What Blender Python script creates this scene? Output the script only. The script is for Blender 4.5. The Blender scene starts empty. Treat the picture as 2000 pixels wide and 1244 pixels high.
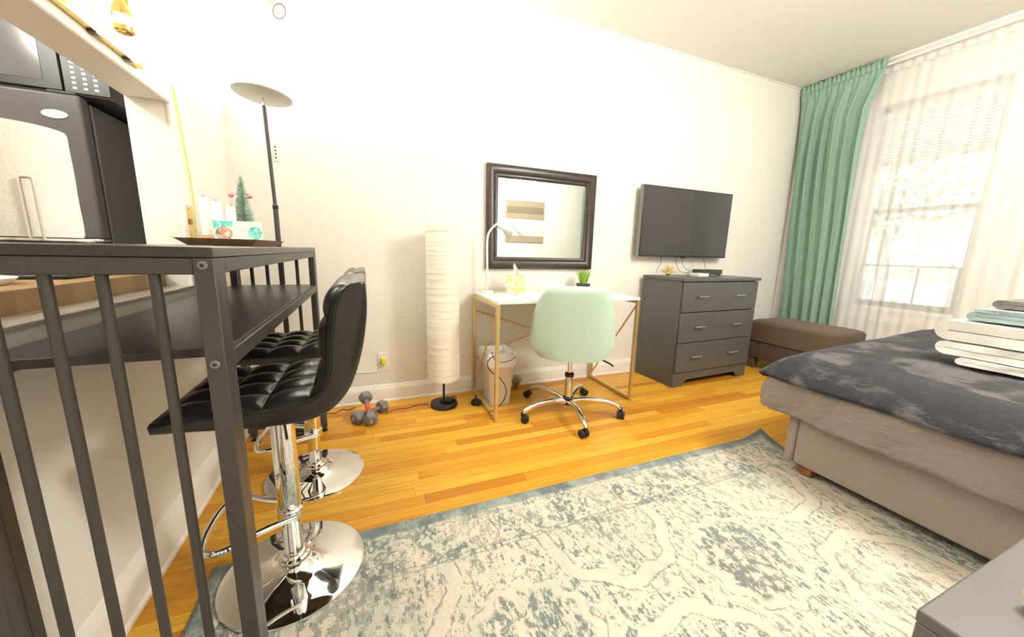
import bpy, math, random
from mathutils import Vector, Matrix
random.seed(7)
PI = math.pi
S = bpy.context.scene
COL = S.collection

# ------------------------------------------------------------------ camera
H = 1.04
RX = (0.92754863, -0.04438305, 0.37105753)   # world X in camera coords (right, down, forward)
RY = (-0.37280746, -0.17857616, 0.91056310)
RZ = (0.02584846, -0.98292475, -0.18218440)
cd = bpy.data.cameras.new('camera'); cam = bpy.data.objects.new('camera', cd); COL.objects.link(cam)
m = Matrix(((RX[0], -RX[1], -RX[2], 0), (RY[0], -RY[1], -RY[2], 0), (RZ[0], -RZ[1], -RZ[2], H), (0, 0, 0, 1)))
cam.matrix_world = m
cd.sensor_width = 36; cd.sensor_fit = 'HORIZONTAL'; cd.lens = 704.3 / 2000 * 36
cd.clip_start = 0.02; cd.clip_end = 200
S.camera = cam

# ------------------------------------------------------------------ world and light
w = bpy.data.worlds.new('sky'); S.world = w; w.use_nodes = True
nt = w.node_tree; bg = nt.nodes['Background']
bg.inputs[0].default_value = (0.93, 0.97, 1.0, 1); bg.inputs[1].default_value = 2.5
def light(name, kind, loc, power, color=(1, 1, 1), target=None, **kw):
    d = bpy.data.lights.new(name, kind); d.energy = power; d.color = color
    for k, v in kw.items(): setattr(d, k, v)
    o = bpy.data.objects.new(name, d); COL.objects.link(o); o.location = loc
    if target is not None:
        o.rotation_euler = (Vector(target) - Vector(loc)).to_track_quat('-Z', 'Y').to_euler()
    return o
light('room_fill_light', 'POINT', (2.15, 0.15, 2.28), 78, (1, 0.955, 0.875), shadow_soft_size=0.30)  # added out-of-frame fill to brighten the room; no fixture is modelled
light('kitchen_light', 'POINT', (-1.75, 0.9, 2.30), 40, (1, 0.95, 0.87), shadow_soft_size=0.15)
pl = light('window_portal', 'AREA', (4.22, 1.57, 1.45), 1, target=(0, 1.57, 1.45), shape='RECTANGLE', size=0.62, size_y=1.7)
pl.data.cycles.is_portal = True
S.view_settings.view_transform = 'Standard'; S.view_settings.look = 'None'
S.view_settings.gamma = 1; S.view_settings.use_curve_mapping = False
S.view_settings.exposure = 0.95

# ------------------------------------------------------------------ node helper
class NX:
    """socket wrapper with arithmetic"""
    def __init__(s, t, k): s.t = t; s.k = k
    def _m(s, op, *a):
        n = s.t.nodes.new('ShaderNodeMath'); n.operation = op
        for i, v in enumerate((s,) + a):
            if isinstance(v, NX): s.t.links.new(v.k, n.inputs[i])
            else: n.inputs[i].default_value = v
        return NX(s.t, n.outputs[0])
    def __add__(s, o): return s._m('ADD', o)
    def __sub__(s, o): return s._m('SUBTRACT', o)
    def __mul__(s, o): return s._m('MULTIPLY', o)
    def __truediv__(s, o): return s._m('DIVIDE', o)
    def __gt__(s, o): return s._m('GREATER_THAN', o)
    def __lt__(s, o): return s._m('LESS_THAN', o)
    def abs(s): return s._m('ABSOLUTE')
    def sin(s): return s._m('SINE')
    def sqrt(s): return s._m('SQRT')
    def mn(s, o): return s._m('MINIMUM', o)
    def mx(s, o): return s._m('MAXIMUM', o)
    def frac(s): return s._m('FRACT')
    def floor(s): return s._m('FLOOR')
    def atan2(s, o): return s._m('ARCTAN2', o)
    def step(s, a, b):
        n = s.t.nodes.new('ShaderNodeMapRange'); n.interpolation_type = 'SMOOTHSTEP'
        s.t.links.new(s.k, n.inputs[0]); n.inputs[1].default_value = a; n.inputs[2].default_value = b
        return NX(s.t, n.outputs[0])
def ncoord(t, kind='Object', scale=(1, 1, 1), rot=(0, 0, 0)):
    if kind == 'World':
        g = t.nodes.new('ShaderNodeNewGeometry'); src = g.outputs['Position']
    else:
        tc = t.nodes.new('ShaderNodeTexCoord'); src = tc.outputs[kind]
    mp = t.nodes.new('ShaderNodeMapping'); t.links.new(src, mp.inputs[0])
    mp.inputs['Scale'].default_value = scale; mp.inputs['Rotation'].default_value = rot
    return mp.outputs[0]
def nsep(t, vec):
    n = t.nodes.new('ShaderNodeSeparateXYZ'); t.links.new(vec, n.inputs[0])
    return [NX(t, o) for o in n.outputs]
def nnoise(t, vec, scale, detail=3, rough=0.5, dist=0.0):
    n = t.nodes.new('ShaderNodeTexNoise'); t.links.new(vec, n.inputs['Vector'])
    n.inputs['Scale'].default_value = scale; n.inputs['Detail'].default_value = detail
    n.inputs['Roughness'].default_value = rough; n.inputs['Distortion'].default_value = dist
    return NX(t, n.outputs[0])
def nmix(t, fac, a, b):
    n = t.nodes.new('ShaderNodeMix'); n.data_type = 'RGBA'
    if isinstance(fac, NX): t.links.new(fac.k, n.inputs[0])
    else: n.inputs[0].default_value = fac
    for i, v in ((6, a), (7, b)):
        if isinstance(v, tuple): n.inputs[i].default_value = (*v[:3], 1)
        else: t.links.new(v, n.inputs[i])
    return n.outputs[2]
MATS = {}
def mat(name, color, rough=0.5, metal=0.0, spec=0.5, var=None, vscale=8, vstretch=(1, 1, 1), bump=0, bscale=200, bstretch=(1, 1, 1),
        bdist=0.003, sheen=0, coat=0, emit=None, estr=0, alpha=1, trans=0, sss=0, coords='Object'):
    if name in MATS: return MATS[name]
    m = bpy.data.materials.new(name); m.use_nodes = True; t = m.node_tree
    b = t.nodes['Principled BSDF']
    b.inputs['Base Color'].default_value = (*color, 1)
    b.inputs['Roughness'].default_value = rough; b.inputs['Metallic'].default_value = metal
    b.inputs['Specular IOR Level'].default_value = spec
    if sheen: b.inputs['Sheen Weight'].default_value = sheen; b.inputs['Sheen Roughness'].default_value = 0.4
    if coat: b.inputs['Coat Weight'].default_value = coat; b.inputs['Coat Roughness'].default_value = 0.12
    if trans: b.inputs['Transmission Weight'].default_value = trans
    if alpha < 1: b.inputs['Alpha'].default_value = alpha
    if emit: b.inputs['Emission Color'].default_value = (*emit, 1); b.inputs['Emission Strength'].default_value = estr
    if var:
        v = ncoord(t, coords, vstretch)
        n = nnoise(t, v, vscale, 5, 0.6).step(0.35, 0.65)
        t.links.new(nmix(t, n, color, var), b.inputs['Base Color'])
    if bump:
        v = ncoord(t, coords, bstretch)
        n = nnoise(t, v, bscale, 3, 0.6)
        bp = t.nodes.new('ShaderNodeBump'); bp.inputs['Strength'].default_value = bump; bp.inputs['Distance'].default_value = bdist
        t.links.new(n.k, bp.inputs['Height']); t.links.new(bp.outputs[0], b.inputs['Normal'])
    MATS[name] = m
    return m

M_wall = mat('wall_paint', (0.86, 0.835, 0.77), 0.55, var=(0.85, 0.826, 0.775), vscale=1.3, bump=0.12, bscale=35)
M_ceil = mat('ceiling_paint', (0.85, 0.83, 0.785), 0.8, bump=0.1, bscale=20)
M_trim = mat('trim_paint', (0.88, 0.855, 0.80), 0.35)
M_blackmetal = mat('black_powder_coat', (0.050, 0.043, 0.040), 0.42, metal=0.0, spec=0.6, bump=0.1, bscale=900)
M_lam = mat('black_oak_laminate', (0.040, 0.034, 0.030), 0.30, var=(0.034, 0.029, 0.026), vscale=5, vstretch=(20, 1, 20), bump=0.15, bscale=60, bstretch=(12, 1, 12))
M_leather = mat('black_leatherette', (0.016, 0.015, 0.015), 0.25, spec=0.6, bump=0.10, bscale=500)
M_chrome = mat('chrome', (0.86, 0.86, 0.86), 0.035, metal=1)
M_steel = mat('brushed_steel', (0.66, 0.64, 0.60), 0.22, metal=1)
M_gold = mat('satin_gold', (0.68, 0.52, 0.25), 0.32, metal=0.7)
M_brass = mat('polished_brass', (0.80, 0.60, 0.20), 0.18, metal=1)
M_black = mat('black_plastic', (0.012, 0.012, 0.012), 0.35)
M_fridge = mat('fridge_black', (0.095, 0.084, 0.086), 0.22, spec=0.7, bump=0.05, bscale=300)
M_white = mat('white_plastic', (0.85, 0.84, 0.80), 0.4)
M_whitelam = mat('white_laminate', (0.84, 0.84, 0.82), 0.25, var=(0.82, 0.83, 0.82), vscale=3)
M_dresser = mat('dresser_grey_paint', (0.098, 0.100, 0.097), 0.38, spec=0.5, bump=0.05, bscale=90)
M_mint = mat('mint_boucle', (0.47, 0.63, 0.54), 0.9, sheen=0.4, var=(0.51, 0.67, 0.58), vscale=160, bump=0.6, bscale=260)
M_green = mat('sage_curtain', (0.25, 0.40, 0.30), 0.85, sheen=0.2, var=(0.275, 0.43, 0.325), vscale=70, vstretch=(1, 1, .15), bump=0.2, bscale=400)
M_ott = mat('brown_weave', (0.115, 0.075, 0.048), 0.9, sheen=0.15, var=(0.115, 0.074, 0.048), vscale=220, bump=0.5, bscale=350)
M_bedfab = mat('bed_linen_weave', (0.36, 0.31, 0.275), 0.92, sheen=0.1, var=(0.33, 0.275, 0.245), vscale=150, vstretch=(1, .4, 1.6), bump=0.5, bscale=420)
M_comf = mat('taupe_comforter', (0.265, 0.222, 0.20), 0.85, sheen=0.2, bump=0.75, bscale=9, bstretch=(1, .8, 1.5), bdist=.035)
M_mattress = mat('mattress_cream', (0.78, 0.74, 0.64), 0.9)
M_towel_w = mat('white_terry', (0.86, 0.84, 0.79), 0.95, sheen=0.5, bump=0.8, bscale=300)
M_towel_t = mat('teal_terry', (0.30, 0.39, 0.39), 0.95, sheen=0.4, var=(0.35, 0.45, 0.45), vscale=90, bump=1.0, bscale=240)
M_towel_g = mat('grey_terry', (0.17, 0.145, 0.13), 0.95, sheen=0.4, var=(0.22, 0.19, 0.17), vscale=90, bump=1.0, bscale=240)
M_wood = mat('reddish_wood', (0.22, 0.065, 0.018), 0.4, var=(0.32, 0.11, 0.03), vscale=14, vstretch=(1, 1, 5))
M_tray = mat('tray_wood', (0.52, 0.33, 0.22), 0.5, var=(0.44, 0.27, 0.17), vscale=8, vstretch=(8, 1, 8))
M_paper = mat('paper_white', (0.88, 0.86, 0.81), 0.9, bump=0.5, bscale=110)
M_wax = mat('candle_wax', (0.86, 0.85, 0.80), 0.5)
M_mirror = mat('mirror_glass', (0.90, 0.92, 0.91), 0.0, metal=1)
M_frame = mat('espresso_frame', (0.034, 0.023, 0.017), 0.30, spec=0.6, var=(0.048, 0.033, 0.025), vscale=30, vstretch=(1, 1, 1))
M_tv = mat('tv_screen', (0.026, 0.026, 0.025), 0.16, spec=0.7)
M_iron = mat('grey_vinyl', (0.20, 0.185, 0.18), 0.45, bump=0.1, bscale=300)
M_red = mat('red_label', (0.75, 0.06, 0.05), 0.5)
M_yel = mat('yellow_cord', (0.75, 0.72, 0.05), 0.5)
M_leaf = mat('grass_leaf', (0.20, 0.42, 0.04), 0.5, var=(0.42, 0.60, 0.10), vscale=60)
M_pine = mat('pine_bristle', (0.20, 0.46, 0.36), 0.7, var=(0.45, 0.66, 0.55), vscale=70)
M_pot = mat('dark_pot', (0.035, 0.038, 0.036), 0.6)
M_pink = mat('pink_bauble', (0.62, 0.22, 0.24), 0.25, metal=0.3)
M_liner = mat('bag_liner', (0.88, 0.87, 0.84), 0.3, bump=0.5, bscale=40)
M_bin = mat('bin_plastic', (0.74, 0.68, 0.60), 0.5)
M_shade = mat('rice_paper', (0.88, 0.845, 0.75), 0.9, bump=0.3, bscale=25, bstretch=(1, 1, 6))
M_bristle = mat('natural_fibre', (0.36, 0.24, 0.10), 0.8)
M_granite = mat('ledge_top', (0.42, 0.38, 0.33), 0.22, var=(0.36, 0.32, 0.28), vscale=30, vstretch=(1, .2, 1))
M_art_t = mat('woven_taupe', (0.40, 0.335, 0.24), 0.95, bump=1, bscale=120, bstretch=(4, 1, 1))
M_art_w = mat('woven_cream', (0.80, 0.76, 0.68), 0.95, bump=1, bscale=120, bstretch=(4, 1, 1))
M_facade = mat('facade_render', (0.72, 0.68, 0.66), 0.9, var=(0.66, 0.62, 0.60), vscale=1)
M_facade2 = mat('facade_brick', (0.55, 0.42, 0.38), 0.9, var=(0.48, 0.36, 0.33), vscale=6)
M_glassdark = mat('street_window', (0.25, 0.27, 0.28), 0.2)
M_foliage = mat('tree_leaf', (0.30, 0.38, 0.24), 0.6, var=(0.40, 0.48, 0.32), vscale=3)
M_bark = mat('tree_bark', (0.30, 0.26, 0.23), 0.8)
M_tint = mat('window_frame_bronze', (0.19, 0.155, 0.135), 0.45)

def floor_mat():
    m = bpy.data.materials.new('oak_plank'); m.use_nodes = True; t = m.node_tree; b = t.nodes['Principled BSDF']
    oi = t.nodes.new('ShaderNodeObjectInfo'); r = NX(t, oi.outputs['Random'])
    g = t.nodes.new('ShaderNodeNewGeometry')
    isl = NX(t, g.outputs['Random Per Island'])
    rr = (r + isl).frac()
    mp = t.nodes.new('ShaderNodeMapping'); t.links.new(g.outputs['Position'], mp.inputs[0]); mp.inputs['Scale'].default_value = (1.6, 26, 1)
    cx = t.nodes.new('ShaderNodeCombineXYZ'); t.links.new((rr * 37.0).k, cx.inputs[0]); t.links.new((rr * 91.0).k, cx.inputs[1])
    t.links.new(cx.outputs[0], mp.inputs['Location'])
    gr = nnoise(t, mp.outputs[0], 3.0, 6, 0.62, 0.6).step(0.30, 0.75)
    fine = nnoise(t, mp.outputs[0], 16.0, 3, 0.6)
    ramp = t.nodes.new('ShaderNodeValToRGB'); t.links.new(rr.k, ramp.inputs[0])
    e = ramp.color_ramp.elements
    e[0].color = (0.50, 0.19, 0.018, 1); e[1].color = (0.80, 0.47, 0.055, 1); e[1].position = 1
    e2 = ramp.color_ramp.elements.new(0.18); e2.color = (0.62, 0.28, 0.026, 1)
    e3 = ramp.color_ramp.elements.new(0.55); e3.color = (0.72, 0.37, 0.035, 1)
    c = nmix(t, gr * 0.42, ramp.outputs[0], (0.36, 0.13, 0.015))
    c2 = nmix(t, fine.step(0.58, 0.72) * 0.25, c, (0.30, 0.10, 0.015))
    t.links.new(c2, b.inputs['Base Color'])
    b.inputs['Roughness'].default_value = 0.30; b.inputs['Specular IOR Level'].default_value = 0.30
    bp = t.nodes.new('ShaderNodeBump'); bp.inputs['Strength'].default_value = 0.12; bp.inputs['Distance'].default_value = 0.001
    t.links.new(fine.k, bp.inputs['Height']); t.links.new(bp.outputs[0], b.inputs['Normal'])
    return m
M_floor = floor_mat()
M_sub = mat('floor_joint', (0.10, 0.04, 0.012), 0.8)

def butcher_mat():
    m = bpy.data.materials.new('butcher_block'); m.use_nodes = True; t = m.node_tree; b = t.nodes['Principled BSDF']
    x, y, z = nsep(t, ncoord(t, 'World'))
    wn = t.nodes.new('ShaderNodeTexWhiteNoise'); wn.noise_dimensions = '1D'; t.links.new((y * 11.0).floor().k, wn.inputs['W'])
    gr = nnoise(t, ncoord(t, 'World', (1, 60, 6)), 2.2, 4)
    c = nmix(t, NX(t, wn.outputs[0]), (0.30, 0.175, 0.075), (0.42, 0.27, 0.13))
    c = nmix(t, gr * 0.5, c, (0.24, 0.13, 0.05))
    t.links.new(c, b.inputs['Base Color']); b.inputs['Roughness'].default_value = 0.4
    return m
M_butcher = butcher_mat()

# ---- distressed vintage rug
RUG = (-0.50, 2.12, -0.55, 1.285)
def rug_mat():
    m = bpy.data.materials.new('vintage_rug'); m.use_nodes = True; t = m.node_tree; b = t.nodes['Principled BSDF']
    P0 = ncoord(t, 'World')
    x, y, z = nsep(t, P0)
    wob = nnoise(t, P0, 9, 3, 0.6); wob2 = nnoise(t, ncoord(t, 'World', (1, 1, 1), (0, 0, 1.1)), 11, 3, 0.6)
    xw = x + (wob - 0.5) * 0.035; yw = y + (wob2 - 0.5) * 0.035
    # distance from the edges
    e = (xw - RUG[0]).mn(NX(t, x.k) * -1.0 + RUG[1] + (wob - 0.5) * 0.03)
    e = e.mn(yw * -1.0 + RUG[3]).mn(yw - RUG[2])
    # noises
    st = ncoord(t, 'World', (1.0, 0.45, 1))
    speck = nnoise(t, st, 85, 3, 0.65)
    speck2 = nnoise(t, ncoord(t, 'World', (0.7, 0.5, 1), (0, 0, .5)), 50, 5, 0.72, 0.3)
    curl = nnoise(t, P0, 22, 3, 0.55, 1.3)
    big = nnoise(t, P0, 2.6, 3, 0.55)
    fade = nnoise(t, ncoord(t, 'World', (1, .6, 1), (0, 0, .4)), 5.5, 4, 0.6)
    # medallion field: staggered ogee rings
    cx, cy = 0.80, 0.40
    u = (xw - cx) / 0.82; v = (yw - cy) / 0.60
    a1 = (u + 0.5).frac() - 0.5; b1 = (v + 0.5).frac() - 0.5
    r1 = (a1 * a1 * 0.67 + b1 * b1 * 0.36).sqrt()
    ang = (b1 * 0.6).atan2(a1 * 0.82)
    r1s = r1 + (ang * 8.0).sin() * 0.010
    a2 = u.frac() - 0.5; b2 = v.frac() - 0.5
    r2 = (a2 * a2 * 0.67 + b2 * b2 * 0.36).sqrt()
    ang2 = (b2 * 0.6).atan2(a2 * 0.82)
    r2s = r2 + (ang2 * 12.0).sin() * 0.012
    def ring(r, c, wd): return ((r - c).abs() - wd).step(0.003, -0.003)
    inner = (e - 0.245).step(-0.004, 0.004)
    lightring = ring(r1s, 0.235, 0.020).mx(ring(r2s, 0.175, 0.013))
    thinring = ring(r1s, 0.262, 0.0028).mx(ring(r1s, 0.208, 0.0025)).mx(ring(r2s, 0.195, 0.0022))
    petal = (r1 - ((ang * 5.0).sin().abs() * 0.04 + 0.035)).step(0.008, -0.004)
    petal_c = (r1 - 0.02).step(0.003, -0.003)
    petal2 = ring(r2, 0.055, 0.012) * ((ang2 * 8.0).sin() > -0.2)
    fieldd = (r2s - 0.155).step(0.02, -0.01)
    # where is there dark
    d = speck.step(0.515, 0.56) * 0.9
    d = d.mx((curl.step(0.50, 0.53) * curl.step(0.58, 0.55)) * speck.step(0.38, 0.48) * 0.7)
    d = d * (speck2.step(0.45, 0.53) * 0.9 + 0.10)
    d = d * (big.step(0.30, 0.58) * 0.55 + 0.50)
    d = d * (lightring * -0.85 + 1.0)
    d = d.mx(petal * speck.step(0.40, 0.50) * 0.6 * (petal_c * -1.0 + 1.0) * speck2.step(0.38, 0.46))
    d = d.mx(petal2 * 0.6 * speck2.step(0.40, 0.5))
    d = d.mx(fieldd * speck2.step(0.44, 0.53) * speck.step(0.38, 0.46) * 0.85 * inner)
    d = d.mx(thinring * 0.8 * speck.step(0.42, 0.5) * inner)
    # border: denser blooms, lines and a dark outer band
    bl = ring(e, 0.225, 0.0035).mx(ring(e, 0.243, 0.0030)).mx(ring(e, 0.070, 0.0025))
    brd = (inner * -1.0 + 1.0)
    bloom = curl.step(0.48, 0.51) * 0.85 * speck.step(0.40, 0.50)
    d = d.mx(brd * bloom * (fade.step(0.35, 0.6) * 0.7 + 0.3))
    d = d.mx(bl * 0.6 * speck2.step(0.36, 0.44))
    outer = e.step(0.062, 0.040)
    d = d.mx(outer * (fade.step(0.34, 0.58) * 0.75 + 0.15) * (speck2.step(0.35, 0.5) * 0.3 + 0.7))
    corner = e.step(0.05, 0.015) * (x.step(1.3, 1.9))
    d = d.mx(corner * 0.95)
    lft = x.step(0.30, -0.40) * speck2.step(0.44, 0.52) * 0.85
    d = d.mx(lft * (lightring * -0.8 + 1.0))
    base = nmix(t, fade.step(0.46, 0.60) * 0.6, (0.68, 0.61, 0.50), (0.47, 0.53, 0.45))
    base = nmix(t, (big.step(0.5, 0.7)) * 0.4, base, (0.71, 0.635, 0.52))
    dark = nmix(t, big.step(0.35, 0.65), (0.10, 0.125, 0.125), (0.15, 0.20, 0.195))
    mid = nmix(t, outer * 0.7, base, (0.33, 0.42, 0.41))
    c = nmix(t, d.mn(1.0), mid, dark)
    t.links.new(c, b.inputs['Base Color'])
    b.inputs['Roughness'].default_value = 0.95; b.inputs['Specular IOR Level'].default_value = 0.15
    b.inputs['Sheen Weight'].default_value = 0.2
    bp = t.nodes.new('ShaderNodeBump'); bp.inputs['Strength'].default_value = 0.5; bp.inputs['Distance'].default_value = 0.003
    t.links.new(nnoise(t, P0, 300, 2).k, bp.inputs['Height']); t.links.new(bp.outputs[0], b.inputs['Normal'])
    return m
M_rug = rug_mat()

def plush_mat():
    m = bpy.data.materials.new('charcoal_plush'); m.use_nodes = True; t = m.node_tree; b = t.nodes['Principled BSDF']
    P0 = ncoord(t, 'World', (1, 1, 1.6))
    a = nnoise(t, ncoord(t, 'World', (1, .8, 2.2), (0, 0, .4)), 5.0, 6, 0.66, 0.35).step(0.45, 0.57) * nnoise(t, ncoord(t, 'World', (.6, .9, 1)), 7.0, 4).step(0.40, 0.55)
    f = nnoise(t, P0, 120, 3, 0.6)
    c = nmix(t, a, (0.013, 0.014, 0.018), (0.092, 0.084, 0.091))
    c = nmix(t, f.step(0.45, 0.8) * 0.2, c, (0.09, 0.083, 0.09))
    t.links.new(c, b.inputs['Base Color']); b.inputs['Roughness'].default_value = 0.8
    b.inputs['Sheen Weight'].default_value = 0.3; b.inputs['Sheen Roughness'].default_value = 0.35
    b.inputs['Sheen Tint'].default_value = (0.3, 0.28, 0.32, 1)
    bp = t.nodes.new('ShaderNodeBump'); bp.inputs['Strength'].default_value = 0.6; bp.inputs['Distance'].default_value = 0.006
    t.links.new((nnoise(t, P0, 60, 3) + a).k, bp.inputs['Height']); t.links.new(bp.outputs[0], b.inputs['Normal'])
    return m
M_plush = plush_mat()

def sheer_mat():
    m = bpy.data.materials.new('sheer_voile'); m.use_nodes = True; t = m.node_tree
    for n in list(t.nodes): t.nodes.remove(n)
    out = t.nodes.new('ShaderNodeOutputMaterial')
    d = t.nodes.new('ShaderNodeBsdfDiffuse'); d.inputs[0].default_value = (0.95, 0.94, 0.91, 1)
    tl = t.nodes.new('ShaderNodeBsdfTranslucent'); tl.inputs[0].default_value = (0.92, 0.90, 0.86, 1)
    tp = t.nodes.new('ShaderNodeBsdfTransparent')
    m1 = t.nodes.new('ShaderNodeMixShader'); m1.inputs[0].default_value = 0.28
    t.links.new(d.outputs[0], m1.inputs[1]); t.links.new(tl.outputs[0], m1.inputs[2])
    m2 = t.nodes.new('ShaderNodeMixShader'); m2.inputs[0].default_value = 0.62
    t.links.new(tp.outputs[0], m2.inputs[1]); t.links.new(m1.outputs[0], m2.inputs[2])
    t.links.new(m2.outputs[0], out.inputs[0])
    return m
M_sheer = sheer_mat()
def pane_mat():
    m = bpy.data.materials.new('window_glass'); m.use_nodes = True; t = m.node_tree
    for n in list(t.nodes): t.nodes.remove(n)
    out = t.nodes.new('ShaderNodeOutputMaterial')
    tp = t.nodes.new('ShaderNodeBsdfTransparent'); tp.inputs[0].default_value = (0.95, 0.97, 0.96, 1)
    g = t.nodes.new('ShaderNodeBsdfGlossy'); g.inputs['Roughness'].default_value = 0.02
    fr = t.nodes.new('ShaderNodeFresnel')
    mx = t.nodes.new('ShaderNodeMixShader'); t.links.new(fr.outputs[0], mx.inputs[0])
    t.links.new(tp.outputs[0], mx.inputs[1]); t.links.new(g.outputs[0], mx.inputs[2]); t.links.new(mx.outputs[0], out.inputs[0])
    return m
M_pane = pane_mat()
def pattern_mat(name, base, cols, scale):
    m = bpy.data.materials.new(name); m.use_nodes = True; t = m.node_tree; b = t.nodes['Principled BSDF']
    v = ncoord(t, 'World'); c = base
    for i, cc in enumerate(cols):
        n = nnoise(t, ncoord(t, 'World', (1, 1, 1), (i, i * 2.1, i * .7)), scale * (1 + .3 * i), 2, 0.5, 0.8).step(0.54, 0.57)
        c = nmix(t, n, c, cc)
    t.links.new(c, b.inputs['Base Color']); b.inputs['Roughness'].default_value = 0.5
    return m
M_tissue = pattern_mat('tissue_box_print', (0.80, 0.62, 0.13), [(0.85, 0.82, 0.55), (0.45, 0.62, 0.55), (0.85, 0.83, 0.76)], 26)
M_photo = pattern_mat('brochure_photo', (0.55, 0.45, 0.36), [(0.8, 0.75, 0.66), (0.18, 0.18, 0.13), (0.5, 0.26, 0.16)], 60)
M_tealprint = pattern_mat('teal_print', (0.20, 0.68, 0.66), [(0.42, 0.80, 0.78), (0.08, 0.50, 0.53)], 55)

# ------------------------------------------------------------------ geometry builder
OFF = {}
class MB:
    def __init__(s): s.v = []; s.f = []; s.mi = []; s.cur = 0
    def raw(s, vs, fs):
        o = len(s.v); s.v += [tuple(p) for p in vs]; s.f += [tuple(i + o for i in f) for f in fs]; s.mi += [s.cur] * len(fs); return s
    def box(s, x0, x1, y0, y1, z0, z1, mtx=None):
        vs = [Vector((x, y, z)) for x in (x0, x1) for y in (y0, y1) for z in (z0, z1)]
        if mtx is not None: vs = [mtx @ p for p in vs]
        return s.raw(vs, [(0, 1, 3, 2), (4, 6, 7, 5), (0, 4, 5, 1), (2, 3, 7, 6), (0, 2, 6, 4), (1, 5, 7, 3)])
    def cyl(s, p, q, r, r2=None, n=20, caps=True):
        p = Vector(p); q = Vector(q); r2 = r if r2 is None else r2
        d = (q - p).normalized(); a = d.orthogonal().normalized(); b = d.cross(a)
        vs = []
        for c, rr in ((p, r), (q, r2)):
            for i in range(n):
                t = 2 * PI * i / n; vs.append(c + (a * math.cos(t) + b * math.sin(t)) * rr)
        fs = [(i, (i + 1) % n, n + (i + 1) % n, n + i) for i in range(n)]
        if caps: fs += [tuple(range(n - 1, -1, -1)), tuple(range(n, 2 * n))]
        return s.raw(vs, fs)
    def bar(s, p, q, w, d, up=(0, 0, 1)):
        p = Vector(p); q = Vector(q); t = (q - p).normalized(); u = Vector(up)
        if abs(t.dot(u)) > 0.99: u = Vector((0, 1, 0))
        a = t.cross(u).normalized(); b = a.cross(t).normalized(); vs = []
        for c in (p, q):
            for i, j in ((-1, -1), (1, -1), (1, 1), (-1, 1)): vs.append(c + a * i * w / 2 + b * j * d / 2)
        return s.raw(vs, [(3, 2, 1, 0), (4, 5, 6, 7), (0, 1, 5, 4), (1, 2, 6, 5), (2, 3, 7, 6), (3, 0, 4, 7)])
    def tube(s, pts, r, n=10, closed=False, caps=True):
        pts = [Vector(p) for p in pts]; N = len(pts); vs = []; a = None
        for i, p in enumerate(pts):
            if closed: t = (pts[(i + 1) % N] - pts[i - 1]).normalized()
            else: t = (pts[min(i + 1, N - 1)] - pts[max(i - 1, 0)]).normalized()
            if a is None: a = t.orthogonal().normalized()
            a = (a - t * a.dot(t)).normalized(); b = t.cross(a)
            rr = r[i] if isinstance(r, (list, tuple)) else r
            for k in range(n):
                th = 2 * PI * k / n; vs.append(p + (a * math.cos(th) + b * math.sin(th)) * rr)
        fs = []
        for i in range(N if closed else N - 1):
            j = (i + 1) % N
            for k in range(n): fs.append((i * n + k, i * n + (k + 1) % n, j * n + (k + 1) % n, j * n + k))
        if caps and not closed: fs += [tuple(range(n - 1, -1, -1)), tuple((N - 1) * n + k for k in range(n))]
        return s.raw(vs, fs)
    def lathe(s, prof, c=(0, 0, 0), n=48, sy=1.0):
        c = Vector(c); vs = []; N = len(prof)
        for r, z in prof:
            for k in range(n):
                th = 2 * PI * k / n; vs.append(c + Vector((math.cos(th) * r, math.sin(th) * r * sy, z)))
        fs = []
        for i in range(N - 1):
            for k in range(n): fs.append((i * n + k, i * n + (k + 1) % n, (i + 1) * n + (k + 1) % n, (i + 1) * n + k))
        if prof[0][0] > 1e-5: fs.append(tuple(range(n - 1, -1, -1)))
        if prof[-1][0] > 1e-5: fs.append(tuple((N - 1) * n + k for k in range(n)))
        return s.raw(vs, fs)
    def grid(s, fn, nu, nv, closeu=False):
        vs = [fn(i / (nu if closeu else nu - 1), j / (nv - 1)) for i in range(nu) for j in range(nv)]
        fs = []
        for i in range(nu if closeu else nu - 1):
            for j in range(nv - 1):
                k = (i + 1) % nu
                fs.append((i * nv + j, k * nv + j, k * nv + j + 1, i * nv + j + 1))
        return s.raw(vs, fs)
    def prism(s, poly, axis, a, b):
        """poly of 2D points extruded along axis from a to b"""
        def mk(p, h):
            return {'x': (h, p[0], p[1]), 'y': (p[0], h, p[1]), 'z': (p[0], p[1], h)}[axis]
        n = len(poly); vs = [mk(p, a) for p in poly] + [mk(p, b) for p in poly]
        fs = [tuple(range(n)), tuple(range(2 * n - 1, n - 1, -1))] + [(i, n + i, n + (i + 1) % n, (i + 1) % n) for i in range(n)]
        return s.raw(vs, fs)
    def ball(s, c, r, n=12, sc=(1, 1, 1)):
        pr = [(max(1e-6, math.sin(PI * i / n)) * r, -math.cos(PI * i / n) * r) for i in range(n + 1)]
        o = len(s.v); s.lathe(pr, (0, 0, 0), n * 2)
        for i in range(o, len(s.v)):
            p = s.v[i]; s.v[i] = (c[0] + p[0] * sc[0], c[1] + p[1] * sc[1], c[2] + p[2] * sc[2])
        return s
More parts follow.
